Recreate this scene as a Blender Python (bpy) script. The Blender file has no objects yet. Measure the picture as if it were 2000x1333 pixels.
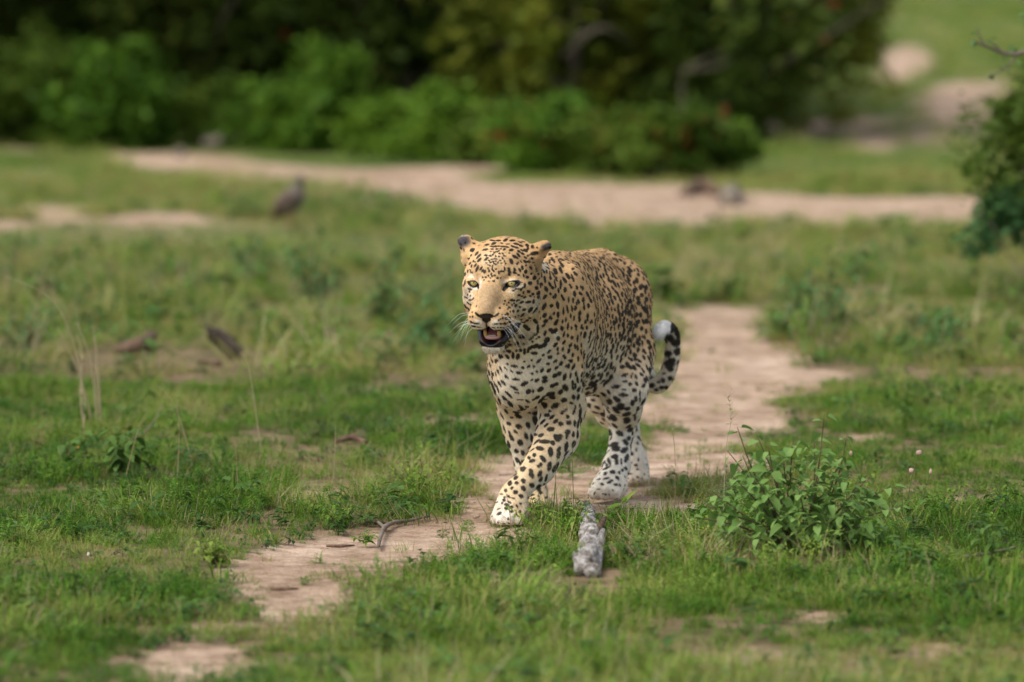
import bpy, math, random, time
import numpy as np
from mathutils import Vector, Matrix
from mathutils.bvhtree import BVHTree
from mathutils.kdtree import KDTree

sc = bpy.context.scene
COLL = sc.collection
def link(o): COLL.objects.link(o); return o

# ------------------------------------------------------------------ camera
FPX, CX, CY = 9420.0, 1000.0, 666.5
CAM_Z = 1.341
TH = math.atan(689.5/FPX)
FWD = np.array((0, math.cos(TH), -math.sin(TH))); UPV = np.array((0, math.sin(TH), math.cos(TH)))
CAM = np.array((0.0, 0.0, CAM_Z))
cam = bpy.data.cameras.new('camera'); cam_o = link(bpy.data.objects.new('camera', cam)); sc.camera = cam_o
cam_o.location = CAM; cam_o.rotation_euler = (math.pi/2-TH, 0, 0)
cam.sensor_width = 36; cam.lens = FPX/2000*36; cam.clip_start = .1; cam.clip_end = 2000
cam.dof.use_dof = True; cam.dof.focus_distance = 12.02; cam.dof.aperture_fstop = 2.9; cam.dof.aperture_blades = 0

# ------------------------------------------------------------------ light
SUN_EL, SUN_AZ = math.radians(55), math.radians(-124)     # azimuth from +Y, clockwise: high, to the left and a little behind the camera
world = bpy.data.worlds.new('World'); sc.world = world; world.use_nodes = True
nt = world.node_tree; bg = nt.nodes['Background']
sky = nt.nodes.new('ShaderNodeTexSky'); sky.sky_type = 'NISHITA'; sky.sun_disc = False
sky.sun_elevation = SUN_EL; sky.sun_rotation = SUN_AZ; sky.air_density = 1.0; sky.dust_density = 4.0; sky.ozone_density = 1.0
hs = nt.nodes.new('ShaderNodeHueSaturation'); hs.inputs['Saturation'].default_value = .45     # thin bright cloud over the whole sky
nt.links.new(sky.outputs[0], hs.inputs['Color']); nt.links.new(hs.outputs[0], bg.inputs[0]); bg.inputs[1].default_value = 0.15
sun = bpy.data.lights.new('sun', 'SUN'); sun.energy = 1.05; sun.angle = math.radians(34); sun.color = (1.0, .95, .86)
sun_o = link(bpy.data.objects.new('sun', sun))
sd = Vector((math.sin(SUN_AZ)*math.cos(SUN_EL), math.cos(SUN_AZ)*math.cos(SUN_EL), math.sin(SUN_EL)))
sun_o.rotation_euler = sd.to_track_quat('Z', 'Y').to_euler()
sc.view_settings.view_transform = 'Standard'; sc.view_settings.look = 'None'; sc.view_settings.gamma = 1; sc.view_settings.use_curve_mapping = False
sc.view_settings.exposure = 0.66
sc.render.engine = 'CYCLES'
sc.cycles.max_bounces = 6; sc.cycles.diffuse_bounces = 3; sc.cycles.glossy_bounces = 2; sc.cycles.transmission_bounces = 3; sc.cycles.transparent_max_bounces = 4
sc.cycles.sample_clamp_indirect = 4
sc.cycles_curves.shape = 'RIBBONS'
def pt(px, py, Y):
    d = FWD*FPX + np.array((1.0,0,0))*(px-CX) + UPV*(CY-py)
    return CAM + d*(Y/d[1])

# ------------------------------------------------------------------ implicit sculpting
class Sculpt:
    def __init__(s, xs, ys, zs):
        s.xs, s.ys, s.zs = [np.asarray(a, np.float32) for a in (xs, ys, zs)]
        s.F = np.full((len(xs), len(ys), len(zs)), 0.2, np.float32)
    def box(s, lo, hi):
        sl = []
        for a, l, h in zip((s.xs, s.ys, s.zs), lo, hi):
            i, j = np.searchsorted(a, l), np.searchsorted(a, h)
            sl.append(slice(max(i-1, 0), min(j+1, len(a))))
        X = s.xs[sl[0]][:, None, None]; Y = s.ys[sl[1]][None, :, None]; Z = s.zs[sl[2]][None, None, :]
        return tuple(sl), X, Y, Z
    def merge(s, sl, D, k, sub=False):
        A = s.F[sl]
        if sub:
            h = np.maximum(k-np.abs(A+D), 0)/k
            s.F[sl] = np.maximum(A, -D)+h*h*k*0.25
        else:
            h = np.maximum(k-np.abs(A-D), 0)/k
            s.F[sl] = np.minimum(A, D)-h*h*k*0.25
    def cone(s, a, b, ra, rb, k=0.03, sub=False):
        a, b = np.asarray(a, float), np.asarray(b, float)
        m = max(ra, rb)+k+0.01
        sl, X, Y, Z = s.box(np.minimum(a, b)-m, np.maximum(a, b)+m)
        d = b-a; L = float(d@d)
        t = np.clip(((X-a[0])*d[0]+(Y-a[1])*d[1]+(Z-a[2])*d[2])/L, 0, 1)
        D = np.sqrt((X-a[0]-t*d[0])**2+(Y-a[1]-t*d[1])**2+(Z-a[2]-t*d[2])**2)-(ra+(rb-ra)*t)
        s.merge(sl, D.astype(np.float32), k, sub)
    def chain(s, pts, rs, k=0.02):
        for i in range(len(pts)-1): s.cone(pts[i], pts[i+1], rs[i], rs[i+1], k)
    def ell(s, c, r, M=None, k=0.03, sub=False):
        c, r = np.asarray(c, float), np.asarray(r, float)
        M = np.eye(3) if M is None else np.asarray(M, float)      # rows = local axes
        m = np.abs(M.T)@r + k+0.01
        sl, X, Y, Z = s.box(c-m, c+m)
        P = [((X-c[0])*M[i,0]+(Y-c[1])*M[i,1]+(Z-c[2])*M[i,2]) for i in range(3)]
        k0 = np.sqrt(sum((P[i]/r[i])**2 for i in range(3)))
        k1 = np.sqrt(sum((P[i]/r[i]**2)**2 for i in range(3)))+1e-6
        s.merge(sl, (k0*(k0-1)/k1).astype(np.float32), k, sub)
    def mesh(s):
        F = s.F; S = F < 0
        nx, ny, nz = F.shape
        cnt = np.zeros((nx-1, ny-1, nz-1), np.int8)
        for i in (0, 1):
            for j in (0, 1):
                for k in (0, 1):
                    cnt += S[i:nx-1+i, j:ny-1+j, k:nz-1+k]
        act = np.argwhere((cnt > 0) & (cnt < 8))
        idx = np.full((nx-1, ny-1, nz-1), -1, np.int32)
        idx[act[:,0], act[:,1], act[:,2]] = np.arange(len(act))
        acc = np.zeros((len(act), 3)); n = np.zeros(len(act))
        ax = (s.xs, s.ys, s.zs)
        corners = [(i, j, k) for i in (0,1) for j in (0,1) for k in (0,1)]
        for c0 in corners:
            for d in range(3):
                if c0[d] == 1: continue
                c1 = list(c0); c1[d] = 1
                p0, p1 = act+np.array(c0), act+np.array(c1)
                f0 = F[p0[:,0], p0[:,1], p0[:,2]]; f1 = F[p1[:,0], p1[:,1], p1[:,2]]
                m = (f0 < 0) != (f1 < 0)
                t = np.where(m, f0/(f0-f1+1e-12), 0)
                for e in range(3):
                    a0 = ax[e][p0[:,e]]; a1 = ax[e][p1[:,e]]
                    acc[:,e] += np.where(m, a0+(a1-a0)*t, 0)
                n += m
        V = acc/n[:,None]
        quads = []
        for d in range(3):
            u, v = [(1,2),(2,0),(0,1)][d]
            lo = [slice(None)]*3; hi = [slice(None)]*3
            lo[d] = slice(0, -1); hi[d] = slice(1, None)
            A, B = S[tuple(lo)], S[tuple(hi)]
            e = np.argwhere(A != B)
            e = e[(e[:,u] > 0) & (e[:,v] > 0) & (e[:,u] < F.shape[u]-1) & (e[:,v] < F.shape[v]-1)]
            flip = A[e[:,0], e[:,1], e[:,2]]
            def g(du, dv):
                q = e.copy(); q[:,u] += du; q[:,v] += dv
                return idx[q[:,0], q[:,1], q[:,2]]
            Q = np.stack([g(-1,-1), g(0,-1), g(0,0), g(-1,0)], 1)
            Q[~flip] = Q[~flip][:, ::-1]
            quads.append(Q)
        Q = np.concatenate(quads)
        # keep the biggest island only is not needed; relax slightly
        return V, Q

def relax(V, Q, it=2, lam=0.5):
    E = np.concatenate([Q[:,[0,1]], Q[:,[1,2]], Q[:,[2,3]], Q[:,[3,0]]])
    E = np.concatenate([E, E[:, ::-1]])
    deg = np.bincount(E[:,0], minlength=len(V)).astype(float)
    for _ in range(it):
        for l in (lam, -lam*0.9):
            S = np.stack([np.bincount(E[:,0], V[E[:,1], c], minlength=len(V)) for c in range(3)], 1)/deg[:,None]
            V = V+l*(S-V)
    return V

def rows(*a):
    return np.array([np.asarray(v, float)/np.linalg.norm(v) for v in a])

# head frame: x = the leopard's left, y = forward (nose), z = up
PSI, PHI, ROLL = math.radians(17), math.radians(9), math.radians(0.5)
def head_frame():
    f = np.array((-math.sin(PSI)*math.cos(PHI), -math.cos(PSI)*math.cos(PHI), -math.sin(PHI)))
    x = np.array((math.cos(PSI), -math.sin(PSI), 0.0))
    z = np.cross(f, x); z = z if z[2] > 0 else -z
    x2 = x*math.cos(ROLL)+z*math.sin(ROLL); z2 = -x*math.sin(ROLL)+z*math.cos(ROLL)
    return np.array([x2, f, z2])
HM = head_frame()
HO = pt(962, 553, 11.90)
def hl(x, y, z): return HO+np.array((x, y, z))@HM      # head-local to world
def to_head(P): return (np.asarray(P)-HO)@HM.T

def spaced(lo, hi, flo, fhi, fine, coarse):
    a = []; v = lo
    while v < hi:
        a.append(v); v += fine if flo-0.003 < v < fhi else coarse
    return a

BYAW = math.radians(15)
BF = np.array((-math.sin(BYAW), -math.cos(BYAW), 0.0))     # body forward
BX = np.array((math.cos(BYAW), -math.sin(BYAW), 0.0))      # leopard's left
BZ = np.array((0, 0, 1.0))
BM = np.array([BX, BF, BZ])

def tilt(M, pitch=0, roll=0, yaw=0):
    """rotate a frame (rows x=left, y=fwd, z=up): pitch nose up, roll left side up, yaw to the left"""
    x, y, z = M
    c, s_ = math.cos(pitch), math.sin(pitch); y, z = y*c+z*s_, z*c-y*s_
    c, s_ = math.cos(roll), math.sin(roll); x, z = x*c+z*s_, z*c-x*s_
    c, s_ = math.cos(yaw), math.sin(yaw); x, y = x*c-y*s_, y*c+x*s_
    return np.array([x, y, z])

JOINT = {}
def build_sculpt(fine=0.0024, coarse=0.0050):
    lo = np.array((-0.17, 11.68, -0.005)); hi = np.array((0.50, 13.25, 0.78))
    xs = spaced(lo[0], hi[0], -0.15, 0.115, fine, coarse)
    ys = spaced(lo[1], hi[1], 11.70, 12.03, fine, coarse)
    zs = spaced(lo[2], hi[2], 0.44, 0.75, fine, coarse)
    S = Sculpt(xs, ys, zs)
    J = JOINT
    # ---- trunk
    S.ell(pt(1082, 640, 12.40), (0.116, 0.30, 0.178), tilt(BM, math.radians(2)), 0.05)   # ribcage
    S.ell(pt(1156, 632, 12.72), (0.104, 0.26, 0.152), BM, 0.05)                          # loin and belly
    S.ell(pt(1189, 592, 12.98), (0.114, 0.17, 0.128), tilt(BM, math.radians(-12)), 0.05)    # croup
    S.cone(pt(1068, 532, 12.30), pt(1172, 523, 12.92), 0.045, 0.050, 0.05)               # spine
    S.ell(pt(1145, 712, 12.74), (0.080, 0.22, 0.083), BM, 0.05)                          # belly
    # ---- neck and chest
    S.cone(pt(1000, 560, 12.06), pt(1062, 612, 12.30), 0.085, 0.125, 0.05)
    S.cone(pt(998, 612, 12.03), pt(1040, 668, 12.20), 0.070, 0.100, 0.05)
    S.ell(pt(1038, 692, 12.19), (0.084, 0.085, 0.115), tilt(BM, math.radians(20)), 0.05)     # breast
    S.ell(pt(1014, 748, 12.20), (0.054, 0.07, 0.07), BM, 0.05)
    # ---- shoulders
    S.ell(pt(1104, 640, 12.30), (0.058, 0.100, 0.165), tilt(BM, math.radians(-14), math.radians(-8)), 0.022)
    S.ell(pt(996, 690, 12.36), (0.050, 0.10, 0.150), tilt(BM, math.radians(-10), math.radians(8)), 0.04)
    # ---- near foreleg (leopard's left), reaching across
    sh = pt(1090, 720, 12.22); el = pt(1097, 795, 12.30); wr = pt(1052, 915, 12.12)
    S.cone(sh, el, 0.066, 0.054, 0.025)
    S.ell(pt(1108, 785, 12.33), (0.036, 0.05, 0.06), BM, 0.03)
    mid = pt(1088, 853, 12.23)
    S.chain([el, mid, wr], [0.055, 0.050, 0.0385], 0.03)
    J['near_fore'] = [sh, el, wr, pt(992, 985, 12.02)]
    paw(S, pt(1003, 962, 12.07), wr, (-0.30, -0.95), 0.92, pt(990, 1029, 12.01)[2], 1.25)
    # ---- far foreleg (leopard's right), planted behind
    sh = pt(1004, 730, 12.36); el = pt(1015, 800, 12.44); wr = pt(1032, 905, 12.45)
    S.cone(sh, el, 0.062, 0.051, 0.04)
    S.chain([el, pt(1022, 845, 12.44), wr], [0.051, 0.043, 0.032], 0.03)
    J['far_fore'] = [sh, el, wr, pt(1044, 965, 12.42)]
    paw(S, pt(1042, 945, 12.46), wr, (-0.10, -1.0), 0.85, 0.0)
    # ---- hind leg near (leopard's left)
    hip = pt(1208, 630, 12.98); kn = pt(1220, 760, 12.72); hk = pt(1216, 838, 12.86); mt = pt(1204, 912, 12.72)
    S.ell(pt(1217, 665, 12.92), (0.070, 0.135, 0.150), tilt(BM, math.radians(-25), math.radians(-4)), 0.025)
    S.cone(pt(1217, 690, 12.88), kn, 0.085, 0.057, 0.04)
    S.ell(pt(1215, 766, 12.70), (0.040, 0.045, 0.06), BM, 0.03)
    S.chain([kn, pt(1217, 800, 12.80), hk], [0.054, 0.044, 0.031], 0.03)
    S.chain([hk, mt], [0.031, 0.031], 0.02)
    S.cone(pt(1221, 825, 12.89), hk, 0.012, 0.022, 0.02)
    J['near_hind'] = [hip, kn, hk, pt(1175, 965, 12.60)]
    paw(S, pt(1195, 938, 12.65), mt, (-0.42, -0.9), 0.95, 0.0, 1.1)
    # ---- hind leg far (leopard's right)
    kn = pt(1168, 766, 12.94); hk = pt(1226, 838, 13.16); mt = pt(1238, 892, 13.10)
    S.ell(pt(1160, 690, 13.02), (0.070, 0.12, 0.140), tilt(BM, math.radians(-10)), 0.04)
    S.cone(pt(1160, 700, 13.0), kn, 0.080, 0.052, 0.04)
    S.chain([kn, pt(1195, 805, 13.05), hk], [0.048, 0.038, 0.029], 0.03)
    S.chain([hk, mt], [0.029, 0.029], 0.02)
    J['far_hind'] = [pt(1160, 640, 13.0), kn, hk, pt(1240, 930, 13.04)]
    paw(S, pt(1239, 912, 13.08), mt, (0.0, -1.0), 0.85, 0.0, 1.1)
    # ---- tail
    tp = [pt(1232, 600, 13.16), pt(1250, 660, 13.19), pt(1259, 715, 13.14), pt(1268, 746, 13.10), pt(1285, 754, 13.08), pt(1301, 737, 13.07),
          pt(1311, 705, 13.06), pt(1314, 672, 13.05), pt(1309, 648, 13.03), pt(1297, 643, 13.00), pt(1288, 653, 12.985)]
    tr = [0.040, 0.028, 0.022, 0.0200, 0.0190, 0.0190, 0.0185, 0.0180, 0.0190, 0.0185, 0.0145]
    tp, tr = smooth_path(tp, tr, 4)
    S.chain(tp, tr, 0.006)
    J['tail'] = tp[::4]
    head(S)
    # flat soles
    sl, X, Y, Z = S.box((lo[0], lo[1], lo[2]), (hi[0], hi[1], 0.03))
    return S

def smooth_path(P, R, n):
    P = [np.asarray(p, float) for p in P]; out = []; rr = []
    for i in range(len(P)-1):
        p0, p1, p2, p3 = P[max(i-1,0)], P[i], P[i+1], P[min(i+2, len(P)-1)]
        for q in range(n):
            t = q/n
            out.append(0.5*((2*p1)+(p2-p0)*t+(2*p0-5*p1+4*p2-p3)*t*t+(3*p1-p0-3*p2+p3)*t**3)); rr.append(R[i]+(R[i+1]-R[i])*t)
    out.append(P[-1]); rr.append(R[-1])
    return out, rr

def paw(S, c, wr, d, sc, gz, hs=1.0):
    """c: centre of the paw's back; d: pointing direction on the ground; gz: ground height; hs: height scale"""
    d = np.array((d[0], d[1], 0.0)); d /= np.linalg.norm(d)
    r = np.array((-d[1], d[0], 0.0)); r = r if r[0] > 0 else -r
    M = np.array([r, d, (0, 0, 1.0)])
    base = np.array((c[0], c[1], gz))
    Z = lambda z: np.array((0, 0, z*sc*hs))
    S.cone(wr, np.array((c[0], c[1], max(c[2]-0.005, gz+0.045))), 0.033*sc, 0.036*sc, 0.03)
    S.ell(base+d*0.020*sc+Z(0.034), (0.045*sc, 0.050*sc, 0.034*sc*hs), tilt(M, math.radians(-20)), 0.025)
    for i, (x, y, h, rr) in enumerate(((-0.032, 0.048, 0.020, 0.0165), (-0.0115, 0.062, 0.022, 0.0175), (0.0115, 0.062, 0.022, 0.0175), (0.032, 0.048, 0.020, 0.0165))):
        p0 = base+r*x*0.85*sc+d*(y-0.034)*sc+Z(h+0.024)
        p1 = base+r*x*sc+d*y*sc+Z(h)
        S.cone(p0, p1, rr*sc*0.88, rr*sc*1.0, 0.005)
        S.ell(base+r*x*sc+d*(y+0.006)*sc+Z(0.0145), (rr*sc*0.92, rr*1.1*sc, 0.0145*sc*hs), M, 0.004)
    S.ell(base-d*0.012*sc+Z(0.02), (0.036*sc, 0.034*sc, 0.021*sc*hs), M, 0.02)

def head(S):
    H = HM
    def E(x, y, z, rx, ry, rz, k=0.02, M=H, sub=False): S.ell(hl(x, y, z), (rx, ry, rz), M, k, sub)
    def C(a, b, ra, rb, k=0.015, sub=False): S.cone(hl(*a), hl(*b), ra, rb, k, sub)
    E(0, -0.088, 0.018, 0.084, 0.098, 0.072, 0.03)          # cranium
    E(0, -0.050, 0.038, 0.060, 0.060, 0.050, 0.03)          # forehead
    E(0, -0.120, 0.026, 0.085, 0.08, 0.056, 0.03)
    E(0, -0.070, -0.045, 0.080, 0.080, 0.064, 0.03)         # jaw bulk
    for s in (-1, 1):
        E(s*0.060, -0.066, -0.050, 0.037, 0.052, 0.062, 0.014)   # cheek
        E(s*0.064, -0.036, -0.012, 0.022, 0.040, 0.022, 0.02)    # zygoma
        C((s*0.024, -0.012, 0.024), (s*0.062, -0.032, 0.019), 0.0185, 0.0165, 0.015)   # brow
    C((0, -0.022, 0.016), (0, 0.030, -0.022), 0.031, 0.024, 0.02)     # bridge
    C((0, 0.028, -0.024), (0, 0.062, -0.050), 0.026, 0.021, 0.02)
    E(0, 0.010, -0.055, 0.048, 0.050, 0.038, 0.02)           # muzzle root
    for s in (-1, 1): E(s*0.036, -0.012, -0.036, 0.025, 0.032, 0.029, 0.02)
    # lower jaw
    C((0, -0.050, -0.110), (0, 0.012, -0.140), 0.040, 0.024, 0.02)
    for s in (-1, 1):
        C((s*0.040, -0.030, -0.112), (s*0.022, 0.028, -0.142), 0.018, 0.012, 0.010)
    E(0, 0.030, -0.143, 0.027, 0.016, 0.014, 0.008)          # chin
    E(0, 0.022, -0.158, 0.025, 0.022, 0.013, 0.010)
    # mouth cavity between the jaws
    E(0, 0.034, -0.114, 0.031, 0.060, 0.021, 0.004, tilt(H, math.radians(-22)), sub=True)
    E(0, 0.024, -0.128, 0.021, 0.034, 0.014, 0.006, tilt(H, math.radians(-22)), sub=True)     # hollow inside of the jaw
    for s in (-1, 1):
        E(s*0.0245, 0.044, -0.079, 0.0275, 0.036, 0.0320, 0.010)     # whisker pad
        E(s*0.038, 0.012, -0.082, 0.021, 0.042, 0.028, 0.012)
    C((0, 0.088, -0.072), (0, 0.080, -0.104), 0.0030, 0.0038, 0.006, sub=True)   # cleft
    E(0, 0.070, -0.058, 0.0215, 0.014, 0.0115, 0.008)         # nose
    # eyes: lid dome, then the slit
    for s in (-1, 1):
        Me = tilt(H, 0, math.radians(10)*s, math.radians(-20)*s)
        E(s*0.0490, -0.004, 0.0, 0.0190, 0.0165, 0.0150, 0.008, Me)
        C((s*0.031, 0.012, -0.006), (s*0.0295, 0.020, -0.014), 0.0035, 0.002, 0.005, sub=True)
        c = hl(s*0.0490, 0.010, -0.0005)
        S.ell(c-HM[2]*.0010, (0.0165, 0.016, 0.0060), Me, 0.003, True)
    # ears
    for s in (-1, 1):
        if s < 0:
            S.cone(hl(-0.066, -0.090, 0.048), hl(-0.090, -0.094, 0.078), 0.028, 0.017, 0.02)
            S.cone(hl(-0.078, -0.092, 0.046), hl(-0.097, -0.094, 0.083), 0.027, 0.0155, 0.014)
            S.ell(hl(-0.108, -0.076, 0.070), (0.010, 0.016, 0.024), tilt(H, 0, math.radians(25), math.radians(35)), 0.006, True)
        else:
            S.cone(hl(0.070, -0.098, 0.050), hl(0.103, -0.098, 0.070), 0.024, 0.013, 0.02)
            S.cone(hl(0.084, -0.096, 0.050), hl(0.113, -0.098, 0.073), 0.020, 0.0115, 0.014)
            S.ell(hl(0.116, -0.080, 0.056), (0.014, 0.018, 0.022), tilt(H, 0, math.radians(-40), math.radians(-35)), 0.006, True)
# ------------------------------------------------------------------ coat
def vnoise(P, seed=0):
    P = np.asarray(P, float); I = np.floor(P).astype(np.int64); f = P-I; f = f*f*(3-2*f)
    def h(a, b, c):
        n = (a*73856093) ^ (b*19349663) ^ (c*83492791) ^ (seed*2654435761)
        n = (n ^ (n >> 13))*1274126177 & 0x7fffffff; n = (n ^ (n >> 16))*668265263 & 0x7fffffff
        return (n ^ (n >> 15))/0x7fffffff
    o = 0
    for i in (0,1):
        for j in (0,1):
            for k in (0,1):
                w = (f[:,0] if i else 1-f[:,0])*(f[:,1] if j else 1-f[:,1])*(f[:,2] if k else 1-f[:,2])
                o = o+w*h(I[:,0]+i, I[:,1]+j, I[:,2]+k)
    return o*2-1
def fnoise(P, f, seed=0, oct=2):
    o = 0; a = 1; t = 0
    for i in range(oct):
        o = o+a*vnoise(np.asarray(P)*f*2**i+17.3*i, seed+i); t += a; a *= .5
    return o/t
def sstep(a, b, x):
    t = np.clip((x-a)/(b-a), 0, 1); return t*t*(3-2*t)

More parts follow.
